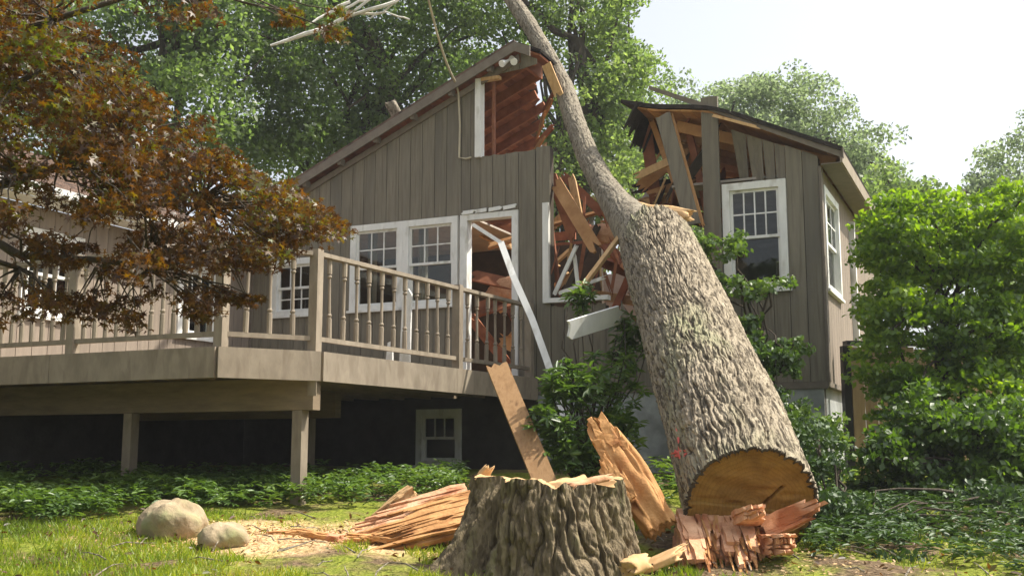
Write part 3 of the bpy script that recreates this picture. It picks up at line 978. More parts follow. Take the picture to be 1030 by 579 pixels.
for i in range(20):
    u = rnd.uniform(1.45, 2.3); v = rnd.uniform(.25, 1.6); z = rnd.uniform(4.5, 5.6)
    d = Vector((rnd.uniform(-.6, .8), rnd.uniform(-.4, .4), rnd.uniform(-1, .6))).normalized() * rnd.uniform(.2, .5)
    wreck(Vector((u, v, z)) - d, Vector((u, v, z)) + d, rnd.uniform(.04, .16), .025, rnd.choice([rawwood, redwood, sheath, palewood, tar]), (rnd.random(), rnd.random(), rnd.random() + .2), j=.14)
for i in range(14):
    u = rnd.uniform(.3, 1.2); v = rnd.uniform(-.05, .5); z = rnd.uniform(3.6, 5.0)
    d = Vector((rnd.uniform(-.5, .5), rnd.uniform(-.3, .2), rnd.uniform(.3, 1))).normalized() * rnd.uniform(.12, .35)
    wreck(Vector((u, v, z)) - d, Vector((u, v, z)) + d, rnd.uniform(.015, .05), .015, rnd.choice([palewood, redwood, rawwood]), (1, .2, 0), 'splinter', .1)


# lumps of torn insulation
def lump(c, r, mat, name, parent, seed=1, squash=(1, 1, 1), amp=.35, nu=20, nv=12, freq=3.0):
    k = np.arange(nu); l = np.linspace(0, 1, nv)
    th = k / nu
    T, P_ = np.meshgrid(th, l)
    ph = P_ * math.pi
    d = np.stack([np.sin(ph) * np.cos(T * 2 * math.pi), np.sin(ph) * np.sin(T * 2 * math.pi), np.cos(ph)], -1)
    from_n = vnoise(T * 6, P_ * freq + seed * 7, 6, seed) + .5 * vnoise(T * 12, P_ * freq * 2.3 + 5, 12, seed + 1)
    rr_ = r * (1 - amp / 2 + amp * (from_n / 1.5 - .25) * np.sin(ph) ** .5 * 1.6)
    p = d * rr_[..., None] * np.array(squash) + np.array(c)
    f = []
    for j in range(nv - 1):
        for i in range(nu):
            f.append((j * nu + i, (j + 1) * nu + i, (j + 1) * nu + (i + 1) % nu, j * nu + (i + 1) % nu))
    return link(name, mesh_np(name, p.reshape(-1, 3), f, True), mat, parent)


lump((-.75, 1.15, 3.75), .42, foam, 'torn_insulation', HOUSE, 3, (1.3, .6, .55))
lump((.75, .7, 4.35), .22, foam, 'torn_insulation', HOUSE, 7, (1.2, .6, .7))
lump((1.2, .9, 3.9), .25, foam, 'torn_insulation', HOUSE, 9, (1.2, .6, .6))
lump((-.45, 1.3, 3.35), .30, foam, 'torn_insulation', HOUSE, 5, (1.2, .6, .5))

# ------------------------------------------------------------------ flood light and cable
FLo = empty('flood_light', toworld((-.30, -.02, 6.70)), -A, 'white twin flood light on the gable peak', 'light')
FLo.scale = (.8, .8, .8)
m = MB().tube([(0, 0, .06), (0, -.05, .06)], .05, 10); m.build('mounting_plate', whiteplastic, FLo)
for sx in (-1, 1):
    m = MB().tube([(sx * .02, -.05, .05), (sx * .07, -.09, .0), (sx * .10, -.15, -.04), (sx * .115, -.20, -.07)], [.018, .03, .055, .062], 10)
    m.build('lamp_head', whiteplastic, FLo)
cw = MB()
p0 = toworld((-1.12, -.10, 6.48)); p1 = at(432, 4, 13.0); p2 = at(405, -110, 11.0)
path = [p0 + (p1 - p0) * t + Vector((0, 0, -.12 * math.sin(math.pi * t))) for t in np.linspace(0, 1, 9)] + [p1 + (p2 - p1) * t for t in (.3, .6, 1)]
cw.tube(path, .016, 6)
dp = [toworld((-1.12, -.10, 6.48)), toworld((-1.12, -.045, 6.36)), toworld((-1.10, -.03, 5.9)), toworld((-1.11, -.03, 5.45)), toworld((-1.0, -.03, 5.42)), toworld((-.92, -.03, 5.43))]
cw.tube(dp, .014, 6)
tag(cw.build('service_cable', cable), 'pale service cable running from the gable up and out of view', 'cable')

# ------------------------------------------------------------------ deck
DECK = empty('deck', (ORG.x, ORG.y, 0), -A, 'tan painted raised deck with turned balusters along the grey house', 'deck')
C0, C1, C2, C3 = (-4.58, -5.25), (-.85, -5.25), (-.29, -4.45), (.05, -.04)
DZ = 2.36


def fascia(a, b):
    a = Vector((a[0], a[1], 0)); b = Vector((b[0], b[1], 0))
    MB().beam(a + Vector((0, 0, DZ - .14)), b + Vector((0, 0, DZ - .14)), .04, .28).build('fascia', deckpaint, DECK)


fascia((C0[0], C0[1]), (-2.903, C1[1])); fascia((-2.898, C0[1]), (C1[0] - .022, C1[1])); fascia((C1[0] + .0, C1[1] + .0), (C2[0], C2[1]))
cm = (C2[0] + (C3[0] - C2[0]) * .55, C2[1] + (C3[1] - C2[1]) * .55)
fascia((C2[0], C2[1] + .03), (cm[0], cm[1] - .003)); fascia((cm[0], cm[1] + .003), C3)
# decking boards, cut to the deck's outline
v = C0[1] + .03
while v < -.12:
    v1 = v + .135
    def ur(vv): return C1[0] + (C2[0] - C1[0]) * (vv - C1[1]) / (C2[1] - C1[1]) - .03 if vv < C2[1] else C2[0] + (C3[0] - C2[0]) * (vv - C2[1]) / (C3[1] - C2[1]) - .03
    MB().prism([(C0[0] + .03, v, DZ - .035), (ur(v), v, DZ - .035), (ur(v1), v1, DZ - .035), (C0[0] + .03, v1, DZ - .035)], (0, 0, .034)).build('deck_board', deckold, DECK)
    v = v1 + .008
for u in np.arange(-4.4, -.5, .41):
    v0 = -5.2 if u < -.95 else -4.55
    MB().box((u - .02, v0, DZ - .24), (u + .02, -.04, DZ - .04)).build('joist', deckold, DECK)
for v, ue in ((-4.42, -.34), (-2.3, -1.5)):
    MB().box((-4.55, v - .06, DZ - .55), (ue, v + .06, DZ - .245)).build('beam', deckold, DECK)
MB().box((-.40, -4.49, DZ - .42), (-.30, -4.485 + .10 - .10 + .002, DZ - .245)).build('corner_block', deckpaint, DECK)
for u, v in ((-.52, -4.42), (-2.62, -4.42), (-1.9, -2.3)):
    w = toworld((u, v, 0))
    MB().box((u - .055, v - .055, gzf(w.x, w.y) - .25), (u + .055, v + .055, DZ - .552)).build('support_post', deckpaint, DECK)
# turned baluster, one mesh for all
HB = .80


def turned():
    prof = [(0, .025), (.20, .025), (.205, .016), (.23, .027), (.25, .016), (.30, .016), (.42, .015), (.55, .015), (.60, .015), (.62, .027), (.645, .016), (.65, .025), (HB, .025)]
    m = MB(); n = 8
    for z, r in prof:
        for k in range(n):
            a = 2 * math.pi * (k + .5) / n
            x, y = math.cos(a) * r, math.sin(a) * r
            if r == .025:
                s_ = r / max(abs(math.cos(a)), abs(math.sin(a)))
                x, y = math.cos(a) * s_ * .98, math.sin(a) * s_ * .98
            m.v.append((x, y, z))
    for i in range(len(prof) - 1):
        for k in range(n):
            m.f.append((i * n + k, i * n + (k + 1) % n, (i + 1) * n + (k + 1) % n, (i + 1) * n + k))
    m.f.append(tuple(range(n))[::-1]); m.f.append(tuple((len(prof) - 1) * n + k for k in range(n)))
    me = bpy.data.meshes.new('baluster'); me.from_pydata(m.v, [], m.f); me.update(); me.materials.append(deckpaint)
    return me


BAL = turned()
RT = DZ + .965
def rail_post(x, y):
    m = MB().box((x - .048, y - .048, DZ + .001), (x + .048, y + .048, RT + .022))
    m.build('rail_post', deckpaint, DECK)


def railing(a, b, posts, pitch=.125):
    a = Vector((a[0], a[1], 0)); b = Vector((b[0], b[1], 0))
    L_ = (b - a).length; d = (b - a) / L_
    ang = math.atan2(d.y, d.x)
    ps = sorted(posts)
    for s0, s1 in zip(ps[:-1], ps[1:]):
        q0, q1 = a + d * (s0 + .052), a + d * (s1 - .052)
        MB().beam(q0 + Vector((0, 0, RT - .02)), q1 + Vector((0, 0, RT - .02)), .085, .04).build('top_rail', deckpaint, DECK)
        MB().beam(q0 + Vector((0, 0, DZ + .125)), q1 + Vector((0, 0, DZ + .125)), .045, .045).build('bottom_rail', deckpaint, DECK)
        k = max(2, round((s1 - s0) / pitch))
        for i in range(1, k):
            p = a + d * (s0 + (s1 - s0) * i / k)
            o = link('baluster', BAL, None, DECK)
            o.location = (p.x, p.y, DZ + .146)
            o.rotation_euler = (random.gauss(0, .012), random.gauss(0, .012), ang)
            o.scale = (1, 1, (RT - .04 - DZ - .146) / HB)


inn = .07
R0, R1, R2, R3 = (C0[0] + .06, C0[1] + inn), (C1[0] - .03, C1[1] + inn), (C2[0] - inn, C2[1] - .0), (C3[0] - inn, C3[1])
for p in (R0, R1, R2): rail_post(*p)
def dist(a, b): return math.hypot(a[0] - b[0], a[1] - b[1])
def lerp2(a, b, t): return (a[0] + (b[0] - a[0]) * t, a[1] + (b[1] - a[1]) * t)
d01, d12, d23 = dist(R0, R1), dist(R1, R2), dist(R2, R3)
rail_post(*lerp2(R0, R1, .5)); rail_post(*lerp2(R2, R3, .585))
rail_post(*lerp2(R2, R3, 1 - .06 / d23))
railing(R0, R1, [0, d01 * .5, d01], .14)
railing(R1, R2, [0, d12], .2)
railing(R2, R3, [0, d23 * .585, d23 - .06], .215)

# ------------------------------------------------------------------ fallen tree
def bark_stem(path, radii, nth, ds, ncol, amp, seed, aspect=4.0, ref=(1, 0, 0), lobes=0.0):
    """stem with furrowed bark as real relief; returns verts grid (ns, nth, 3)"""
    P = np.array([tuple(p) for p in path], float)
    seg = np.linalg.norm(np.diff(P, axis=0), axis=1)
    cum = np.concatenate([[0], np.cumsum(seg)])
    ns = int(cum[-1] / ds) + 1
    s = np.linspace(0, cum[-1], ns)
    C = np.stack([np.interp(s, cum, P[:, i]) for i in range(3)], -1)
    R = np.interp(s, cum, radii)
    if ns > 12:      # soften the bends
        for _ in range(6):
            C[1:-1] = (C[:-2] + 2 * C[1:-1] + C[2:]) / 4
    T = np.gradient(C, axis=0); T /= np.linalg.norm(T, axis=1, keepdims=True)
    X = np.array(ref, float)[None] - T * (T @ np.array(ref, float))[:, None]; X /= np.linalg.norm(X, axis=1, keepdims=True)
    Yv = np.cross(T, X)
    th = np.arange(nth) / nth
    TH, SS = np.meshgrid(th, s)
    h = bark_height(TH, SS, ncol, aspect, seed)
    big = (vnoise(TH * 4, SS * .9, 4, seed + 9) - .5) * lobes
    rr_ = R[:, None] * (1 + big) + (h - .7) * amp
    a = TH * 2 * math.pi
    v = C[:, None, :] + rr_[..., None] * (np.cos(a)[..., None] * X[:, None, :] + np.sin(a)[..., None] * Yv[:, None, :])
    return v, C, T, X, Yv


def grid_faces(ns, nth):
    i = np.arange(ns - 1)[:, None] * nth
    k = np.arange(nth)[None]; k2 = (k + 1) % nth
    return np.stack([i + k, i + k2, i + nth + k2, i + nth + k], -1).reshape(-1, 4)


BUTT = at(756, 508, 7.75)
TOP = at(660, 247, 12.15)
FT = empty('fallen_tree', (BUTT.x, BUTT.y, gzf(BUTT.x, BUTT.y)), 0, 'huge fallen tree trunk sawn at its base, lying up through the smashed house wall', 'tree')
INV = Matrix.Translation(-FT.location)


def W2(v):           # world to the fallen tree's own axes
    return v - np.array(FT.location)


mid = at(701, 352, 9.95)
end = TOP + (TOP - mid).normalized() * .12
v, C, T, X, Yv = bark_stem([BUTT, BUTT.lerp(mid, .5) + Vector((.01, 0, .02)), mid, TOP, end], [.458, .460, .455, .412, .39], 700, .0105, 84, .040, 21, 4.0, lobes=.06)
ns, nth = v.shape[:2]
# the broken far end closes in a ragged cone
jagg = (vnoise(np.arange(nth) / nth * 30, np.zeros(nth), 30, 5) - .2) * .5
k = 14
for k_ in range(10):
    v[-1 - k_] += T[-1] * jagg[:, None] * .5 * (1 - k_ / 10) ** 2
tr_o = link('trunk', mesh_np('trunk', W2(v).reshape(-1, 3), grid_faces(ns, nth), True), bark, FT)
# torn inner wood at the far end
ring = v[-3]
cap = [C[-1] + (ring - C[-1]) * f + T[-1] * (0.0 + .20 * (1 - f) * vnoise(np.arange(nth) / nth * 40, np.full(nth, f * 9), 40, 8)[:, None]) for f in (.97, .8, .55, .3, .02)]
cv = np.array(cap)
link('torn_end', mesh_np('torn_end', W2(cv).reshape(-1, 3), grid_faces(5, nth)), splint, FT)
# sawn face at the butt: slightly dished, with saw steps
fr_ = [.945, .94, .93, .9] + list(np.linspace(.85, .004, 26))
ring = v[0]
rg = np.arange(nth) / nth
rows = []
ex, ez = np.array(X[0]), np.array(Yv[0])
up_ = np.array([0, 0, 1.0]); fx_, fy_ = ex, np.cross(T[0], ex)
if fy_[2] < 0: fy_ = -fy_
for f in fr_:
    p = C[0] + (ring - C[0]) * f
    lx, ly = (p - C[0]) @ fx_, (p - C[0]) @ fy_
    dsp = .012 * (1 - f) + (.02 * (vnoise(lx * 9 + 50, ly * 26 + 50, 512, 31) - .5) + .010 * np.sign(ly + .12 * lx + .03)) * min(1, (1 - f) * 12)
    # open crack from the heart down to the lower rim, and a shorter one up
    for (ax_, ay_, bx_, by_, wd, dp) in ((.02, -.08, .05, -.42, .022, .30), (.02, -.10, .20, .14, .010, .10), (.0, -.16, -.2, -.22, .012, .10)):
        tt_ = np.clip(((lx - ax_) * (bx_ - ax_) + (ly - ay_) * (by_ - ay_)) / ((bx_ - ax_) ** 2 + (by_ - ay_) ** 2), 0, 1)
        dd = np.hypot(lx - ax_ - tt_ * (bx_ - ax_), ly - ay_ - tt_ * (by_ - ay_)) + .008 * vnoise(lx * 40 + 60, ly * 40 + 60, 512, 35)
        dsp = dsp + dp * np.exp(-(dd / wd) ** 2) * min(1, (1 - f) * 10)
    rows.append(p + T[0] * dsp[:, None])
cv = np.array(rows)
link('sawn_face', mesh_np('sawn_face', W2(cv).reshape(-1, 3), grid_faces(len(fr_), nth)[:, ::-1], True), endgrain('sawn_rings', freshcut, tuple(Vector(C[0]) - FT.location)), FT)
rim = np.array([C[0] + (ring - C[0]) * f + T[0] * o_ for f, o_ in ((1, 0), (.98, -.008), (.955, -.006), (.944, .012))])
link('bark_rim', mesh_np('bark_rim', W2(rim).reshape(-1, 3), grid_faces(4, nth)[:, ::-1], True), darkbark, FT)

# rising stem
stem_px = [(674, 284, 11.4), (656, 252, 12.0), (637, 227, 12.5), (621, 207, 12.95), (607, 186, 13.35), (592, 158, 13.8), (578, 122, 14.2), (567, 88, 14.6), (552, 58, 14.95), (533, 26, 15.4), (512, -4, 15.9), (492, -50, 16.5), (470, -110, 17.2)]
v, C2_, T2_, X2_, Y2_ = bark_stem([at(*p) for p in stem_px], [.26, .32, .27, .195, .160, .142, .132, .128, .118, .115, .105, .095, .08], 120, .016, 26, .016, 55, 3.0, lobes=.16)
link('rising_stem', mesh_np('rising_stem', W2(v).reshape(-1, 3), grid_faces(*v.shape[:2]), True), stembark, FT)
# shoulder of bare torn wood round the fork
def splinter(name, p0, p1, w, t, mat, parent, seed, side=(1, 0, 0), jag0=.1, jag1=.15, nth=26, ns=16, taper=(1, 1), rough=.12, belly=0.0, origin=None):
    """a torn piece of wood: fibres run along it and end at different lengths"""
    p0 = np.array(p0, float); p1 = np.array(p1, float)
    L_ = np.linalg.norm(p1 - p0); d = (p1 - p0) / L_
    s_ = np.array(side, float); s_ -= d * (s_ @ d); s_ /= np.linalg.norm(s_)
    n_ = np.cross(d, s_)
    th = np.arange(nth) / nth
    r = np.random.default_rng(seed)
    f0 = r.uniform(-1, .3, nth) * jag0; f1 = r.uniform(-.3, 1, nth) * jag1
    rows = []
    for i in range(ns + 1):
        q = i / ns
        a = th * 2 * math.pi
        ce, se = np.cos(a), np.sin(a)
        x = np.sign(ce) * np.abs(ce) ** .6 * w / 2; y = np.sign(se) * np.abs(se) ** .6 * t / 2
        sc = taper[0] + (taper[1] - taper[0]) * q + belly * math.sin(math.pi * q)
        fib = 1 + rough * (vnoise(th * nth * .5, np.full(nth, q * 3.0 + seed), max(2, nth // 2), seed) - .5) * 2
        x = x * sc * fib; y = y * sc * fib
        along = q * L_ + f0 * (1 - q) ** 3 + f1 * q ** 3
        rows.append(p0 + d * along[:, None] + s_ * x[:, None] + n_ * y[:, None])
    def capring(row, f, jg, sgn):
        c_ = row.mean(0); p = c_ + (row - c_) * f
        lx = (p - c_) @ s_; ly = (p - c_) @ n_
        k = max(2.2 / max(w, t), 9.0)
        hgt = vnoise(lx * k * 2.2 + 50, ly * k * 2.2 + 50, 4096, seed + 5) * .65 + vnoise(lx * k * 6 + 50, ly * k * 6 + 50, 4096, seed + 6) * .35
        al = (p - c_) @ d
        return p + d * (sgn * jg * (hgt * 1.6 - .95) - al * (1 - f) * .8)[:, None]
    fs_ = (.93, .8, .64, .48, .32, .16, .01)
    rows = [capring(rows[0], f, jag0, -1) for f in fs_[::-1]] + rows + [capring(rows[-1], f, jag1, 1) for f in fs_]
    g_ = np.array(rows)
    if origin is not None: g_ = g_ - np.array(origin)
    fc = grid_faces(len(rows), nth)
    return link(name, mesh_np(name, g_.reshape(-1, 3), fc), mat, parent)


OF = tuple(FT.location)
splinter('torn_shoulder', at(640, 213, 12.6), at(692, 216, 12.15), .22, .18, palewood, FT, 4, (0, .3, 1), .10, .10, 24, 10, (.9, .6), .2, .1, OF)


def fibre_block(name, p0, d, side, w, t, lenfn, mat, parent, seed, cell=(.03, .07), origin=(0, 0, 0), start=None, point=.35, wander=.05, rough_v=.16, nseg=5, var=(.72, 1.2)):
    """torn wood as bundles of fibres of unequal length. lenfn(x, y): how far a bundle at x, y (-.5...5) reaches along d"""
    r = random.Random(seed)
    p0 = Vector(p0) - Vector(origin); d = Vector(d).normalized()
    s_ = Vector(side); s_ = (s_ - d * s_.dot(d)).normalized(); n_ = s_.cross(d).normalized()
    if n_.z < 0 and abs(n_.z) > .05: n_ = -n_
    m = MB()
    y = -t / 2
    while y < t / 2:
        hh = min(r.uniform(*cell), t / 2 - y + .01)
        x = -w / 2 - r.uniform(0, cell[0])
        while x < w / 2:
            ww = r.uniform(*cell)
            fx, fy = (x + ww / 2) / w, (y + hh / 2) / t
            ln = lenfn(fx, fy)
            if ln > .01:
                ln *= r.uniform(*var)
                st = (start(fx, fy) if start else 0) + r.uniform(-.02, .0)
                jit = [(s_ * r.uniform(-1, 1) + n_ * r.uniform(-1, 1)) * wander * .5 * cell[1] for _ in range(4)]
                rings = []
                for i in range(nseg + 1):
                    q = i / nseg
                    sc = 1.04 if q < .7 else 1 - (q - .7) / .3 * (1 - point) * r.uniform(.4, 1)
                    c = p0 + s_ * (x + ww / 2) + n_ * (y + hh / 2) + d * (st + (ln - st) * q) + jit[min(i, 3)] * (i > 0)
                    skew = r.uniform(-.5, .5) * ww * (q > .6)
                    rings.append([c + s_ * (a * ww / 2 * sc) + n_ * (b_ * hh / 2 * sc) + d * (a * skew) + (s_ * r.uniform(-ww, ww) + n_ * r.uniform(-hh, hh)) * rough_v + d * (r.uniform(-1, 1) * ww * rough_v) for a, b_ in ((-1, -1), (1, -1), (1, 1), (-1, 1))])
                base = len(m.v)
                for rg_ in rings: m.v += [tuple(q) for q in rg_]
                for i in range(nseg):
                    for k in range(4):
                        m.f.append((base + 4 * i + k, base + 4 * i + (k + 1) % 4, base + 4 * i + 4 + (k + 1) % 4, base + 4 * i + 4 + k))
                m.f.append((base, base + 3, base + 2, base + 1)); e = base + 4 * nseg; m.f.append((e, e + 1, e + 2, e + 3))
            x += ww
        y += hh
    return m.build(name, mat, parent)


# torn holding wood under the sawn face: fibres run on along the trunk's axis
ax_ = Vector(T[0]) if False else (mid - BUTT).normalized()
fdn = ax_.cross(Vector((1, 0, 0))).normalized()
if fdn.z < 0: fdn = -fdn
def hl(x, y):
    nzv = float(vnoise(np.array([x * 5 + 30.]), np.array([y * 3 + 30.]), 512, 44)[0])
    L_ = .20 + .30 * (.5 - y) + .26 * (nzv - .4)
    if x > .15: L_ -= .14
    return max(L_, .06)
fibre_block('torn_hinge_wood', BUTT + Vector((-.15, 0, 0)) - fdn * .30 + ax_ * .03, Vector((-.05, -1, -.42)), (1, 0, 0), .70, .42, lambda x, y: hl(x, y) * 1.75, splint, FT, 12, (.022, .085), OF, None, .65, .3, .13, 6, (.8, 1.15))
fibre_block('torn_splinters', BUTT + Vector((-.14, 0, 0)) - fdn * .29 + ax_ * .03, Vector((-.05, -1, -.40)), (1, 0, .02), .66, .40, lambda x, y: hl(x, y) * 1.9 if (x * 37 + y * 91) % 1 < .35 else 0, splint_o, FT, 13, (.014, .03), OF, None, .2, .8)
fibre_block('torn_shard', at(772, 532, 7.6), at(826, 508, 7.45) - at(772, 532, 7.6), (0, .3, 1), .12, .10, lambda x, y: .42 - .3 * abs(x), splint, FT, 15, (.02, .045), OF)
fibre_block('torn_shard', at(748, 522, 7.55), Vector((.35, -1, .35)), (1, .2, 0), .14, .08, lambda x, y: .24 - .2 * abs(x), splint, FT, 16, (.02, .045), OF)
fibre_block('torn_shard', at(778, 548, 7.45), Vector((.15, -1, .1)), (1, .2, 0), .16, .12, lambda x, y: .26 - .2 * abs(x), splint, FT, 17, (.02, .05), OF)
# pink paint marks, lying on the bark
def trunk_point(px, py):
    """where a line of sight meets the trunk's bark"""
    d = ray(px, py); best = None
    ax0 = BUTT; ax = (mid - BUTT).normalized()
    for t in np.linspace(5, 11, 1200):
        p = EYE + d * t
        q = p - ax0; h_ = q.dot(ax)
        if h_ > 0 and (q - ax * h_).length < .462:
            return p, (q - ax * h_).normalized(), ax
    return None


for k, (pa, pb) in enumerate((((675, 456), (691, 452)), ((676, 459), (690, 456)), ((682, 440), (684, 463)), ((680, 426), (681, 437)), ((679, 453), (688, 459)))):
    pts_ = []
    for t in np.linspace(0, 1, 9):
        r_ = trunk_point(pa[0] + (pb[0] - pa[0]) * t, pa[1] + (pb[1] - pa[1]) * t)
        if r_: pts_.append(r_[0] - r_[1] * .004 - FT.location)
    if len(pts_) > 2:
        MB().tube(pts_, [.007 + .005 * abs(math.sin(i * 2.1 + k)) for i in range(len(pts_))], 6).build('paint_mark', pink, FT)
# stub of a lost branch
splinter('branch_stub', at(664, 252, 12.2), at(668, 249, 11.95), .09, .09, palewood, FT, 41, (1, 0, 0), .01, .02, 14, 5, (1, .9), .1, 0, OF)

# ------------------------------------------------------------------ stump
SC = (.235, 7.38)
sb = gzf(*SC) - .03
ST = empty('tree_stump', (SC[0], SC[1], sb), 0, 'broad sawn tree stump with deeply furrowed bark and root flares', 'stump')
nth, nz_ = 680, 150
th = np.arange(nth) / nth; zz = np.linspace(-.22, .60, nz_)
TH, ZZ = np.meshgrid(th, zz)
fl = np.clip((.60 - ZZ) / .82, 0, 1)
lob = .5 + .5 * np.cos(2 * math.pi * (TH * 5 + .15 + .15 * np.sin(2 * math.pi * TH)))
lob2 = vnoise(TH * 7, ZZ * 0 + .5, 7, 4)
r_ = .485 + .10 * fl + .46 * fl ** 2.0 * (lob ** 1.6) * (1 - .75 * np.clip(np.cos(2 * math.pi * TH) + .1, 0, 1) + .55 * np.clip(-np.cos(2 * math.pi * TH), 0, 1)) + .10 * fl ** 1.2 * (lob2 - .5)
crease = np.exp(-((((TH - .615 + .5) % 1) - .5) / .022) ** 2) * (.10 + .16 * fl)       # deep fold on the left of its front
r_ = r_ - crease
h = bark_height(TH, ZZ * 1.0, 58, 3.0, 77)
r_ = r_ + (h - .7) * .075 + (vnoise(TH * 120, ZZ * 30 + 9, 120, 78) - .5) * .016
top = .60 + .02 * (vnoise(TH * 50, ZZ * 0 + 3, 50, 90) - .5) * 3.2 + .015 * np.sin(2 * math.pi * TH * 2 + 1) + .03 * np.exp(-((((TH - .52 + .5) % 1) - .5) / .03) ** 2)
zt = np.where(ZZ > .3, .3 + (ZZ - .3) * (top - .3) / .3, ZZ)
a = TH * 2 * math.pi
v = np.stack([np.cos(a) * r_, np.sin(a) * r_, zt], -1)
link('bark', mesh_np('bark', v.reshape(-1, 3), grid_faces(nz_, nth), True), stumpbark, ST)
rows = []
ring = v[-1]
for f in (1.0, .97, .9, .75, .55, .35, .15, .003):
    p = ring * np.array([f, f, 1])
    p[:, 2] = ring[:, 2] * f + (1 - f) * .585 + (.018 * (vnoise(th * 24, np.full(nth, f * 9), 24, 3) - .5) if f < .99 else 0)
    rows.append(p)
link('sawn_top', mesh_np('sawn_top', np.array(rows).reshape(-1, 3), grid_faces(len(rows), nth)), palewood, ST)
splinter('torn_rim', Vector((.12, -.40, .57)), Vector((.38, -.30, .63)), .10, .07, splint, ST, 51, (0, 1, 0), .05, .08, 16, 6, (1, .6), .3)
splinter('torn_rim', Vector((-.48, .02, .56)), Vector((-.40, -.05, .67)), .10, .06, palewood, ST, 52, (1, 0, 0), .02, .05, 14, 6, (1, .6), .3)

# ------------------------------------------------------------------ loose wood
def single(o, label, cat, group=None):
    return tag(o, label, cat, group)


# torn orange slab leaning between stump and trunk
SB = empty('torn_wood_slab', (.95, 7.75, gzf(.95, 7.75)), 0, 'tall orange slab of torn wood leaning between the stump and the trunk', 'wood slab')
ob = tuple(SB.location)
sa, sb_ = at(664, 532, 7.68), at(600, 418, 8.15)
sd = sb_ - sa; sL = sd.length
splinter('slab', at(664, 530, 7.7), at(612, 440, 8.05), .25, .14, splint_o, SB, 61, (1, 0, .5), .05, .10, 60, 40, (.85, .6), .34, .18, ob)
fibre_block('slab_tip', at(622, 458, 7.98), at(597, 413, 8.17) - at(622, 458, 7.98), (1, 0, .55), .17, .10, lambda x, y: .44 - .42 * abs(x + .15), splint_o, SB, 62, (.03, .07), ob, None, .6, .3, .2, 6, (.85, 1.1))
fibre_block('slab_flake', at(634, 480, 7.9), at(612, 432, 8.1) - at(634, 480, 7.9), (1, 0, .5), .11, .06, lambda x, y: .40 - .35 * abs(x), palewood, SB, 63, (.02, .04), ob, None, .3, .1)
fibre_block('slab_flake', at(628, 505, 7.7), at(606, 458, 7.85) - at(628, 505, 7.7), (1, 0, .5), .12, .06, lambda x, y: .42 - .35 * abs(x), splint_o, SB, 64, (.02, .04), ob, None, .3, .1)

# split slab lying on the sawdust left of the stump
MS = empty('split_log_slab', (-.75, 8.35, gzf(-.75, 8.35)), 0, 'orange split slab of wood lying on sawdust left of the stump', 'wood slab')
ob = tuple(MS.location)
ga, gb_ = at(478, 512, 8.25), at(376, 540, 8.2)
gd = gb_ - ga; gL = gd.length
fibre_block('slab', ga, gd, (.15, 1, .42), .58, .055, lambda x, y: gL * (.84 + .24 * math.sin(x * 11 + 1) - .3 * max(0, x - .1)), splint_o, MS, 71, (.02, .055), ob, None, .2, .5)
fibre_block('slab_ridge', at(470, 502, 8.5), at(376, 526, 8.5) - at(470, 502, 8.5), (.15, 1, .6), .30, .06, lambda x, y: .70 + .2 * math.sin(x * 12), splint, MS, 72, (.02, .05), ob, None, .2, .5)
fibre_block('slab_ridge', at(414, 494, 8.8), at(384, 516, 8.75) - at(414, 494, 8.8), (.15, 1, .4), .14, .07, lambda x, y: .32 - .1 * abs(x), palewood, MS, 73, (.02, .045), ob, None, .2, .3)
for i in range(12):
    pa_ = at(random.uniform(300, 440), random.uniform(528, 548), random.uniform(8.1, 8.6)); pa_.z = gzf(pa_.x, pa_.y) + .03
    fibre_block('shred', pa_, (random.uniform(-1, -.3), random.uniform(-.5, .5), random.uniform(-.05, .12)), (0, 1, .2), .05, .025, lambda x, y: .25, random.choice([splint_o, splint, palewood]), MS, 300 + i, (.012, .03), ob, None, .2, .3)

# pale offcut near the trunk's butt
o = splinter('wood_offcut', at(640, 574, 7.35), at(682, 556, 7.2), .24, .05, palewood, None, 81, (.3, 1, .25), .03, .05, 26, 8, (.9, 1), .1, .1)
single(o, 'flat pale offcut of wood on the ground between stump and trunk', 'wood piece')
o = splinter('wood_chunk', at(628, 572, 7.0), at(642, 566, 7.15), .16, .10, palewood, None, 82, (1, 0, .2), .04, .05, 22, 6, (.9, 1), .2, .1)
single(o, 'small lump of pale wood at the right foot of the stump', 'wood piece')

# plank leaning against the deck
pt, pb_ = at(500, 368, 10.45), at(549, 487, 9.6)
o = jag_plank(pb_, pt, .20, .05, (1, .15, .35), .02, .03).build('leaning_plank', oldplank)
single(o, 'raw orange plank leaning on the deck edge behind the stump', 'plank')
# long white trim bent over the railing
TB = MB()
pp = [at(476, 226, 13.5), at(504, 244, 13.2), at(516, 277, 12.9), at(535, 320, 12.6), at(550, 362, 12.3), at(566, 412, 11.9), at(574, 445, 11.7)]
for i in range(len(pp) - 1):
    w0 = .045 if i < 1 else .075
    TB.beam(pp[i], pp[i + 1] + (pp[i + 1] - pp[i]).normalized() * .01, w0 + i * .001, .03, (0, 1, .2))
single(TB.build('bent_trim_board', white), 'long white trim board bent from the doorway down past the railing', 'trim board')
# broken pale board below the smashed window
o = jag_plank(at(572, 332, 11.2), at(624, 316, 11.6), .20, .035, (-.25, -.5, 1), .02, .05).build('broken_board', white)
single(o, 'short broken white board caught against the trunk below the smashed window', 'board')
o = jag_plank(at(584, 291, 12.0), at(630, 229, 12.35), .05, .05, (1, 0, .6), .02, .02).build('broken_lath', palewood)
single(o, 'thin raw wood stick propped against the upper trunk', 'stick')
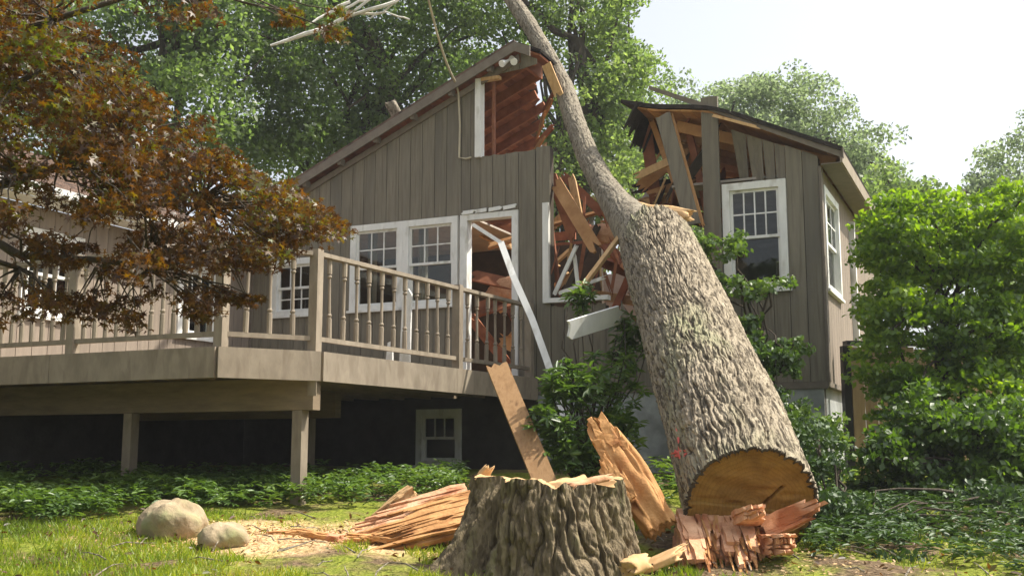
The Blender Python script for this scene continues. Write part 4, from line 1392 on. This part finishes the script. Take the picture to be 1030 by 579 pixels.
# white board standing on the deck behind the railing
def dk(u, v, z): return toworld((u, v, z))
o = MB().prism([dk(-.50, -2.62, DZ + .004), dk(-.37, -2.62, DZ + .004), dk(-.37, -2.60, DZ + .80), dk(-.41, -2.60, DZ + .86), dk(-.48, -2.60, DZ + .84)], V * .03).build('white_board', white)
single(o, 'tall white board standing on the deck behind the balusters', 'board')
o = MB().prism([dk(-.60, -2.75, DZ + .004), dk(-.51, -2.75, DZ + .004), dk(-.52, -2.74, DZ + .27), dk(-.58, -2.74, DZ + .25)], V * .03).build('white_board_scrap', white)
single(o, 'small white board scrap on the deck beside the tall one', 'board')

# ------------------------------------------------------------------ boulders
def boulder(px, py, Y, r, squash, seed, label):
    p = at(px, py, Y)
    b_ = lump((0, 0, 0), r, stone, 'boulder', None, seed, squash, .26, 90, 60, 1.6)
    b_.location = (p.x, p.y, gzf(p.x, p.y) + r * squash[2] * .36)
    co = np.empty(len(b_.data.vertices) * 3, np.float32); b_.data.vertices.foreach_get('co', co); co = co.reshape(-1, 3)
    nn = unit(co)
    dd = (vnoise(co[:, 0] * 9 + co[:, 2] * 5 + 40, co[:, 1] * 9 + co[:, 2] * 7 + 40, 512, seed) - .5) * .06 + (vnoise(co[:, 0] * 28 + 40 + co[:, 2] * 11, co[:, 1] * 28 + 40 - co[:, 2] * 17, 512, seed + 1) - .5) * .012
    b_.data.vertices.foreach_set('co', (co + nn * dd[:, None]).ravel()); b_.data.update()
    b_.rotation_euler = (0, 0, seed)
    tag(b_, label, 'boulder', 'boulders at the lawn edge')


boulder(173, 534, 8.7, .34, (1.06, .85, .62), 2, 'larger mossy boulder at the edge of the lawn')
boulder(224, 549, 8.2, .20, (1.15, .9, .66), 8, 'smaller pale boulder nearest the sawdust')

# ------------------------------------------------------------------ dead branches
DB = MB()
Yb = 13.5
for a, b, r0 in (((272, 46), (345, 19), .03), ((345, 19), (398, 2), .026), ((345, 19), (420, -30), .02), ((352, 14), (388, 12), .016), ((335, 12), (372, 0), .018),
                 ((312, 24), (352, 2), .02), ((388, 12), (412, 20), .012), ((372, 19), (395, 4), .014), ((398, 2), (470, -40), .035), ((376, 0), (402, -2), .012)):
    p, q = at(*a, Yb + random.uniform(-.1, .1)), at(*b, Yb + random.uniform(-.1, .1))
    DB.tube(limb_path(p, q, 4, 0), [r0 * .5, r0 * .8, r0, r0, r0], 6)
DB.tube(limb_path(at(470, -40, 13.5), at(520, -110, 17.4), 4, 0), [.035, .05, .06, .06, .07], 6)
tag(DB.build('dead_branch', deadbark), 'bleached bare branch hanging across the leaves at the top', 'branch')
LB = MB()
lp = [toworld((-2.75, 1.6, roofz(-2.75) + .02)), toworld((-2.9, .9, roofz(-2.9) + .42)), toworld((-3.0, .3, roofz(-3.0) + .75))]
q0 = at(402, 122, 15.6); q1 = at(393, 104, 15.5)
o = splinter('broken_limb', q0 + (q0 - q1) * 1.5, q1, .17, .17, stembark, None, 91, (1, 0, 0), .02, .04, 20, 8, (1, 1), .06)
single(o, 'pale broken limb lying on the left roof slope', 'branch')

# ------------------------------------------------------------------ trees behind the house
def tree(name, label, base, trunk_top, trunk_r, lobes, nclump, per, clump_r, leaf, mat, seed, group=None, cat='tree', bmat=darkbark, lean=None, flat=.65):
    """lobes: list of (centre, (rx, ry, rz)). crown > leaves gathered in clumps with gaps between; trunk > limbs"""
    rng = np.random.default_rng(seed)
    base = np.array(base, float)
    root = empty(name, base, 0, label, cat, group)
    cs = []
    vol = np.array([l[1][0] * l[1][1] * l[1][2] for l in lobes]) ** .75
    for (c, rad), k in zip(lobes, (vol / vol.sum() * nclump).astype(int) + 1):
        d = unit(rng.normal(size=(k, 3))) * rng.random((k, 1)) ** .38
        cs.append(np.array(c) + d * np.array(rad))
    cs = np.concatenate(cs)
    rads = clump_r * rng.uniform(.55, 1.35, len(cs))
    pers = (per * (rads / clump_r) ** 2 * rng.uniform(.6, 1.3, len(cs))).astype(int) + 4
    pos = clump_points(cs, rads, pers, flat, rng)
    N = len(pos)
    me = leaves_mesh('crown', pos - base, rnd_dirs(N, -.35, rng), rnd_dirs(N, .7, rng), leaf * rng.uniform(.65, 1.3, N), 'rhomb')
    o = link('crown', me, mat, root); o['kind'] = 'stuff'
    m = MB()
    tt_ = np.array(trunk_top, float)
    tp = limb_path(base - np.array([0, 0, .3]), tt_, 7, 0, rng)
    m.tube([p - base for p in tp], np.linspace(trunk_r, trunk_r * .45, len(tp)), 10)
    t_o = m.build('trunk', bmat, root, True)
    for i in range(min(26, len(cs))):
        c = cs[rng.integers(len(cs))]
        j = rng.integers(3, len(tp))
        pth = limb_path(tp[j], c, 5, .08, rng)
        r0 = trunk_r * rng.uniform(.16, .34)
        MB().tube([p - base for p in pth], np.linspace(r0, .015, len(pth)), 6).build('limb', bmat, t_o, True)
    return root


def lob(px, py, Y, rx, ry, rz):
    p = at(px, py, Y)
    return (np.array(p), (rx, ry, rz))


def gb(px, Y):
    x = (px - 515) / FPX * Y
    return (x, Y, gzf(x, Y))


G = 'trees behind the house'
tree('broadleaf_tree', 'dark green tree filling the top left behind the bronze maple', gb(150, 23), at(175, 40, 23), .40,
     [lob(110, 60, 23, 3.4, 2.6, 3.6), lob(215, 90, 22, 2.3, 2.2, 2.6), lob(230, -20, 23, 3.2, 2.5, 2.6), lob(30, 20, 24, 3, 2.5, 4)], 400, 135, .62, .125, green_a, 101, G)
tree('broadleaf_tree', 'mid green tree rising behind the left roof slope', gb(380, 25), at(370, 30, 25), .38,
     [lob(330, 70, 25, 2.4, 2.4, 3.0), lob(420, 40, 25, 2.6, 2.4, 2.6), lob(370, -30, 25, 3.6, 2.5, 2.5), lob(300, 130, 24, 1.8, 2, 1.9), lob(400, 120, 26, 2.6, 2.0, 2.0)], 460, 135, .60, .12, green_a, 102, G)
tree('broadleaf_tree', 'tall light green tree behind the ridge and the rising stem', gb(570, 24), at(580, 40, 24), .33,
     [lob(590, 50, 24, 1.35, 2, 2.6), lob(500, 20, 25, 1.8, 2, 1.9), lob(600, 150, 24, 1.5, 2, 1.8), lob(570, -40, 24, 1.9, 2, 1.8), lob(618, 110, 25, 1.0, 2, 2.0), lob(560, 190, 25, 2.2, 2, 1.6), lob(600, 255, 26, 3.2, 2, 1.6), lob(690, 240, 27, 2.6, 2, 1.8)], 440, 130, .52, .115, green_b, 103, G)
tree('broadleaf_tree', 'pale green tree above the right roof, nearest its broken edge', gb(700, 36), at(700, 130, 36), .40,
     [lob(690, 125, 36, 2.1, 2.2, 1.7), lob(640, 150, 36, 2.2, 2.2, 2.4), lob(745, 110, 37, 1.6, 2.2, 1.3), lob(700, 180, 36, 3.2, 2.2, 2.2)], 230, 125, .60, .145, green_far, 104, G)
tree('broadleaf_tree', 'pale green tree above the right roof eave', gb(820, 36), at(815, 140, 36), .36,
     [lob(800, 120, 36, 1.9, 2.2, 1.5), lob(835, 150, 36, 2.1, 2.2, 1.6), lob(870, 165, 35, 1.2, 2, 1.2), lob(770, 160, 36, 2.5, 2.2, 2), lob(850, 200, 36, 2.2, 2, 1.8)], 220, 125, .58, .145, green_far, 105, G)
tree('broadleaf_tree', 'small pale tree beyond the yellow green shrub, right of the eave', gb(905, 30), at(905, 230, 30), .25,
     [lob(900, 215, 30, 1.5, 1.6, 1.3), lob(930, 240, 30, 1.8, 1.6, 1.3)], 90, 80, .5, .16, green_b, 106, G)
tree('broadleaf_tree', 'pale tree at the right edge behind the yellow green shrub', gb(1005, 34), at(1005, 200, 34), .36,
     [lob(985, 215, 34, 1.7, 2, 1.5), lob(1020, 200, 34, 1.4, 2, 1.6), lob(1050, 190, 34, 2.2, 2, 2.6), lob(960, 245, 33, 1.6, 2, 1.6), lob(1020, 260, 33, 2.4, 2, 1.6), lob(960, 330, 31, 3.2, 2, 2.4), lob(1040, 340, 31, 3, 2, 2.4)], 340, 120, .56, .14, green_far, 107, G)

# ------------------------------------------------------------------ yellow green shrub tree and the plants at the right
tree('leafy_shrub', 'tall yellow green shrub beside the right corner of the house', gb(945, 12.2), at(950, 300, 12.2), .07,
     [lob(920, 240, 12.2, .60, .6, .60), lob(985, 250, 12.2, .8, .7, .72), lob(885, 260, 12.4, .22, .4, .5), lob(905, 310, 12.0, .38, .5, .55), lob(960, 340, 12.0, .85, .7, .6), lob(1030, 330, 12.2, .6, .7, 1.1), lob(915, 395, 11.7, .45, .5, .45), lob(985, 400, 11.7, .7, .5, .4), lob(940, 460, 11.3, .6, .5, .35), lob(1030, 240, 12.0, .6, .6, .7), lob(1020, 430, 11.4, .5, .5, .5), lob(880, 350, 12.0, .22, .4, .6), lob(895, 215, 12.6, .30, .4, .32)],
     680, 56, .20, .076, green_y, 121, None, 'shrub', bmat=darkbark, flat=.38)
tree('dark_shrub', 'darker green shrub below the tall yellow green one at the right edge', gb(980, 10.8), at(985, 430, 10.8), .05,
     [lob(985, 440, 10.8, .65, .5, .45), lob(1025, 480, 10.6, .5, .5, .55), lob(930, 430, 11.0, .40, .4, .42), lob(895, 470, 10.8, .34, .4, .5), lob(960, 500, 10.6, .55, .4, .28)],
     360, 42, .17, .075, green_m, 122, None, 'shrub', flat=.42)
tree('low_shrub', 'low dark leafy plant right of the sawn trunk end', gb(845, 8.9), at(845, 535, 8.9), .012,
     [lob(840, 520, 8.9, .35, .4, .28), lob(900, 540, 9.2, .5, .4, .2), lob(800, 450, 10.2, .35, .4, .45), lob(875, 555, 8.6, .42, .4, .16), lob(815, 470, 9.4, .28, .4, .38), lob(850, 568, 8.2, .35, .3, .1), lob(960, 560, 8.4, .6, .4, .2), lob(1020, 545, 8.8, .5, .4, .3), lob(905, 575, 7.6, .35, .3, .12), lob(1000, 520, 9.6, .5, .4, .3)],
     420, 40, .12, .055, green_d, 123, None, 'shrub', flat=.5)
tree('leafy_shoots', 'green leafy shoots growing in front of the right window', gb(770, 12.0), at(768, 330, 12.0), .03,
     [lob(765, 290, 12.0, .36, .22, .14), lob(752, 345, 11.9, .30, .25, .34), lob(795, 355, 11.9, .20, .22, .22), lob(735, 250, 12.2, .12, .2, .2), lob(708, 250, 12.3, .13, .12, .26), lob(722, 290, 12.2, .14, .15, .25), lob(770, 372, 11.8, .42, .3, .28), lob(770, 410, 11.6, .45, .3, .25), lob(820, 440, 11.0, .35, .3, .35)],
     190, 34, .115, .07, rhodo, 124, None, 'shrub')


# rhododendron: whorls of long leaves at the shoot tips
def whorl_shrub(name, label, base, tips, per, leaf, mat, seed, droop=.35, cat='shrub'):
    rng = np.random.default_rng(seed)
    base = np.array(base, float)
    root = empty(name, base, 0, label, cat)
    pos, tip, nrm, size = [], [], [], []
    for t in tips:
        ax = unit((np.array([[0, 0, 1.0]]) + rng.normal(size=(1, 3)) * .35))[0]
        n_ = rng.integers(per - 2, per + 4)
        x = unit(np.cross(ax, rng.normal(size=3))[None])[0]; y = np.cross(ax, x)
        for k in range(n_):
            a = 2 * math.pi * k / n_ * 1.618 * 2 + rng.normal() * .2
            d = x * math.cos(a) + y * math.sin(a) + ax * (rng.uniform(-droop, .5))
            pos.append(t + ax * rng.uniform(-.05, .02)); tip.append(d); nrm.append(ax + rng.normal(size=3) * .25)
            size.append(leaf * rng.uniform(.65, 1.2))
    me = leaves_mesh('foliage', np.array(pos) - base, np.array(tip), np.array(nrm), np.array(size), 'long')
    o = link('foliage', me, mat, root); o['kind'] = 'stuff'
    m = MB()
    hub = base + np.array([0, 0, .15])
    m.tube([base - base - np.array([0, 0, .15]), hub - base], [.04, .03], 7)
    for t in tips[:: max(1, len(tips) // 60)]:
        m.tube([p - base for p in limb_path(hub + rng.normal(size=3) * .05, t, 4, -.05, rng)], [.02, .016, .012, .008, .005], 5)
    m.build('stems', darkbark, root, True)
    return root


def tips_in(lobes, n, rng):
    out = []
    for (c, rad), k in zip(lobes, n):
        d = unit(rng.normal(size=(k, 3))) * rng.random((k, 1)) ** .4
        out.append(np.array(c) + d * np.array(rad))
    return np.concatenate(out)


rng_ = np.random.default_rng(5)
whorl_shrub('rhododendron', 'rhododendron with whorled leaves behind the stump, against the house', gb(590, 10.8),
            tips_in([lob(575, 385, 10.3, .34, .3, .24), lob(612, 395, 10.8, .36, .3, .46), lob(556, 425, 10.0, .20, .2, .18), lob(590, 455, 10.1, .38, .25, .22), lob(625, 430, 10.2, .2, .2, .25),
                     lob(632, 345, 11.6, .22, .2, .32), lob(583, 300, 11.9, .15, .12, .22), lob(566, 455, 9.9, .22, .2, .15)], [70, 66, 46, 60, 26, 50, 22, 28], rng_), 9, .115, rhodo, 131, .55)

# ------------------------------------------------------------------ fence glimpsed behind the shrubs
FE = empty('board_fence', (4.1, 13.2, gzf(4.1, 13.2)), math.radians(8), 'tan board fence behind the shrubs beside the house', 'fence')
for i in range(15):
    x = i * .165
    hgt = 1.55 + random.uniform(-.02, .02)
    MB().box((x, 0, -.1), (x + .15, .025, hgt)).build('board', fencewood, FE)
for z in (.3, 1.3):
    MB().box((-.05, .03, z), (2.5, .075, z + .09)).build('rail', fencewood, FE)
MB().box((-.06, -.03, 1.58), (2.5, .09, 1.63)).build('cap', black, FE)
MB().box((-.10, .0, -.2), (-.01, .09, 1.57)).build('post', black, FE)

# ------------------------------------------------------------------ ground cover, grass, chips
def ground_cover(name, label, n, region, leaf, mat, seed, per=7, hmax=.22):
    rng = np.random.default_rng(seed)
    P_ = []
    while len(P_) < n:
        px, py, = rng.uniform(region[0], region[1]), rng.uniform(region[2], region[3])
        if region[4](px, py) and float(vnoise(np.array([px * 1.6 + 60]), np.array([py * 1.6 + 60]), 512, seed)[0]) > rng.uniform(.1, .6): P_.append((px, py))
    P_ = np.array(P_)
    z = gz(P_[:, 0], P_[:, 1]) + rng.uniform(.05, hmax, n)
    t = np.repeat(np.column_stack([P_, z]), per, 0)
    N = len(t)
    a = rng.uniform(0, 2 * math.pi, N)
    tip = np.column_stack([np.cos(a), np.sin(a), rng.uniform(-.35, .45, N)])
    nrm = np.column_stack([rng.normal(size=N) * .3, rng.normal(size=N) * .3, np.ones(N)])
    me = leaves_mesh(name, t + rng.normal(size=(N, 3)) * .012, tip, nrm, leaf * rng.uniform(.6, 1.25, N), 'long')
    o = link(name, me, mat)
    tag(o, label, 'ground cover', kind='stuff')


def gc_edge(x, y):      # front edge of the bed
    e = 9.35 + .25 * math.sin(x * 2.1) + .15 * math.sin(x * 5.3) + max(0, x + 2.6) * .85
    return y > e


ground_cover('pachysandra_bed', 'bed of low green leafy ground cover along the front of the deck', 3000, (-6.6, -.5, 9.0, 12.3, gc_edge), .085, rhodo, 141, 7, .24)
ground_cover('ivy_bed', 'dark leafy ground cover at the foot of the right shrubs', 2600, (1.95, 6.2, 6.5, 11.5, lambda x, y: y > 6.9 + max(0, 2.9 - x) * .7 + .3 * math.sin(x * 3)), .085, green_d, 142, 6, .16)
ground_cover('weed_bed', 'leafy weeds at the foot of the wall behind the trunk', 380, (.7, 3.2, 10.2, 12.2, lambda x, y: True), .10, rhodo, 143, 6, .35)


def grass():
    rng = np.random.default_rng(9)
    n = 120000
    x = rng.uniform(-5.2, 5.0, n); y = 5.4 + 4.4 * rng.random(n) ** 1.2
    dens = vnoise(x * 1.1 + 40, y * 1.1 + 40, 128, 12) * .6 + vnoise(x * 3.5 + 40, y * 3.5 + 40, 512, 13) * .4
    lim = np.where(x < -1.8, .30, np.where(x < 1.0, .42, .54))
    saw = ((x + 1.35) * .62) ** 2 + ((y - 8.75) * 1.05) ** 2 < .62
    stump = (x - SC[0]) ** 2 + (y - SC[1]) ** 2 < .75 ** 2
    front = y > 9.45 + .25 * np.sin(x * 2.1)
    far_right = (x > 1.5) & (rng.random(n) < .85)
    keep = (dens > lim) & ~stump & ~front & ~far_right & (~saw | (rng.random(n) < .10))
    x, y = x[keep], y[keep]; N = len(x)
    p = np.column_stack([x, y, gz(x, y) - .01])
    tip = np.column_stack([rng.normal(size=N) * .5, rng.normal(size=N) * .5, np.ones(N)])
    nr = rnd_dirs(N, 0, rng)
    me = leaves_mesh('grass', p, tip, nr, rng.uniform(.035, .095, N), 'blade')
    tag(link('grass', me, grassm), 'short sunlit lawn grass in the foreground', 'grass', kind='stuff')


grass()


def chips():
    rng = np.random.default_rng(19)
    n = 2600
    x = rng.normal(-1.3, .95, n); y = rng.normal(8.7, .42, n)
    x2 = rng.uniform(.8, 2.2, 260); y2 = rng.uniform(6.8, 7.6, 260)
    x = np.concatenate([x, x2]); y = np.concatenate([y, y2]); N = len(x)
    p = np.column_stack([x, y, gz(x, y) + .012])
    me = leaves_mesh('wood_chips', p, rnd_dirs(N, 0, rng) * [1, 1, .25], rnd_dirs(N, 1.6, rng), rng.uniform(.010, .042, N), 'rhomb')
    tag(link('wood_chips', me, palewood), 'scattered pale wood chips and sawdust around the stump', 'wood chips', kind='stuff')
    x = rng.uniform(1.6, 5.5, 900); y = rng.uniform(6.6, 9.5, 900); N = 900
    p = np.column_stack([x, y, gz(x, y) + .012])
    me = leaves_mesh('leaf_litter', p, rnd_dirs(N, 0, rng) * [1, 1, .3], rnd_dirs(N, 1.4, rng), rng.uniform(.025, .05, N), 'oval')
    tag(link('leaf_litter', me, fencewood), 'dry brown fallen leaves on the soil at the lower right', 'leaf litter', kind='stuff')


chips()


def fallen_leaves():
    rng = np.random.default_rng(29)
    n_ = 900
    x = rng.uniform(-4.5, 4.5, n_); y = rng.uniform(5.6, 9.8, n_)
    p = np.column_stack([x, y, gz(x, y) + rng.uniform(.02, .06, n_)])
    me = leaves_mesh('fallen_leaves', p, rnd_dirs(n_, 0, rng) * [1, 1, .4], rnd_dirs(n_, 1.2, rng), rng.uniform(.03, .075, n_), 'oval')
    tag(link('fallen_leaves', me, mapleleaf), 'brown and green leaves shed over the lawn', 'fallen leaves', kind='stuff')
    m = MB()
    for _ in range(90):
        x_, y_ = rng.uniform(-4, 3.5), rng.uniform(5.9, 9.6)
        a_ = rng.uniform(0, math.pi); l_ = rng.uniform(.08, .4)
        q0 = np.array([x_, y_, gzf(x_, y_) + .03]); x2_, y2_ = x_ + math.cos(a_) * l_, y_ + math.sin(a_) * l_
        q1 = np.array([x2_, y2_, gzf(x2_, y2_) + rng.uniform(.02, .07)])
        m.tube(limb_path(q0, q1, 3, .05, rng), [.006, .005, .004, .002], 5)
    tag(m.build('fallen_twigs', stembark), 'broken twigs scattered over the lawn and sawdust', 'twigs', kind='stuff')


fallen_leaves()

# ------------------------------------------------------------------ bronze Japanese maple reaching in from the left
def maple():
    rng = np.random.default_rng(33)
    base = np.array([-4.9, 5.4, gzf(-4.9, 5.4)])
    root = empty('japanese_maple', base, 0, 'bronze leaved Japanese maple overhanging the deck from the left', 'tree')
    sprays = []

    def band(n, x0, x1, yl, yh, Y0, Y1, r0, r1):
        for _ in range(n):
            px = rng.uniform(x0, x1); t = (px - x0) / max(1, x1 - x0)
            lo, hi = np.interp(t, *yl), np.interp(t, *yh)
            sprays.append((at(px, rng.uniform(lo, hi), rng.uniform(Y0, Y1)), rng.uniform(r0, r1)))
    T3 = [0, .33, .66, 1]
    band(88, -60, 150, (T3, [-30, -20, 30, 80]), (T3, [170, 170, 180, 190]), 5.2, 7.0, .16, .32)
    band(38, -60, 150, (T3, [160, 160, 170, 180]), (T3, [320, 320, 300, 300]), 5.2, 7.0, .08, .20)
    band(84, 90, 322, (T3, [120, 135, 165, 215]), (T3, [245, 275, 262, 232]), 5.8, 7.2, .12, .26)
    band(16, 250, 335, (T3, [175, 190, 205, 225]), (T3, [235, 235, 232, 232]), 6.4, 7.2, .09, .18)
    band(22, -40, 240, (T3, [-40, -40, -40, -30]), (T3, [70, 50, 25, 15]), 5.2, 6.6, .13, .26)
    band(6, 280, 350, (T3, [5, 5, 5, 5]), (T3, [40, 40, 40, 30]), 5.8, 6.4, .08, .14)
    band(20, 90, 235, (T3, [60, 90, 110, 140]), (T3, [150, 170, 180, 190]), 5.6, 6.8, .10, .22)
    band(28, -20, 225, (T3, [270, 285, 290, 290]), (T3, [345, 320, 325, 320]), 5.8, 7.0, .08, .16)
    band(8, 215, 262, (T3, [290, 290, 295, 295]), (T3, [312, 312, 308, 305]), 6.4, 7.0, .05, .09)
    pos = []
    for c, r in sprays:
        n_ = int(40 + 1400 * r * r)
        d = rng.normal(size=(n_, 3)); d = unit(d) * rng.random((n_, 1)) ** .5 * r
        d[:, 2] *= .42
        d[:, 2] -= .35 * (d[:, 0] ** 2 + d[:, 1] ** 2) / max(r, .1)       # layers droop at their rim
        pos.append(np.array(c) + d)
    pos = np.concatenate(pos); N = len(pos)
    tip = np.column_stack([rng.normal(size=N) * .8, rng.normal(size=N) * .8, rng.uniform(-1.1, .15, N)])
    nrm = rnd_dirs(N, .9, rng)
    me = leaves_mesh('foliage', pos - base, tip, nrm, .050 * rng.uniform(.6, 1.35, N), 'maple')
    o = link('foliage', me, mapleleaf, root); o['kind'] = 'stuff'
    m = MB()
    fork = base + np.array([.3, .2, 1.5])
    m.tube([(0, 0, -.2), (.05, .02, .7), tuple(fork - base)], [.13, .11, .09], 10)
    t_o = m.build('trunk', darkbark, root, True)
    boughs = [at(60, 60, 5.9), at(60, 170, 6.1), at(200, 205, 6.6), at(150, 270, 6.4), at(150, -10, 5.8), at(20, 270, 6.2)]
    boughs = [np.array(b_) for b_ in boughs]
    paths = []
    for b_ in boughs:
        pth = limb_path(fork, b_, 8, .14, rng); paths.append(pth)
        MB().tube([p - base for p in pth], np.linspace(.05, .014, len(pth)), 7).build('bough', darkbark, t_o, True)
    allp = np.concatenate([np.array(p) for p in paths])
    tw = MB()
    for c, r in sprays:
        c = np.array(c)
        j = np.argmin(np.linalg.norm(allp - c, axis=1))
        tw.tube([p - base for p in limb_path(allp[j], c, 4, .06, rng)], [.010, .008, .006, .004, .003], 4)
    o = tw.build('twigs', darkbark, root); o['kind'] = 'stuff'


maple()

# ------------------------------------------------------------------ humid summer air
hm = bpy.data.materials.new('humid_air'); hm.use_nodes = True
hn = hm.node_tree; hn.nodes.clear()
ho = hn.nodes.new('ShaderNodeOutputMaterial'); hv = hn.nodes.new('ShaderNodeVolumePrincipled')
hv.inputs['Color'].default_value = (.93, .96, 1, 1); hv.inputs['Density'].default_value = HAZE; hv.inputs['Anisotropy'].default_value = .2
hn.links.new(hv.outputs[0], ho.inputs['Volume'])
hb = MB().box((-45, -12, -2), (45, 62, 24)).build('haze', hm)
tag(hb, 'thin pale summer haze over the yard and trees', 'haze', kind='stuff')
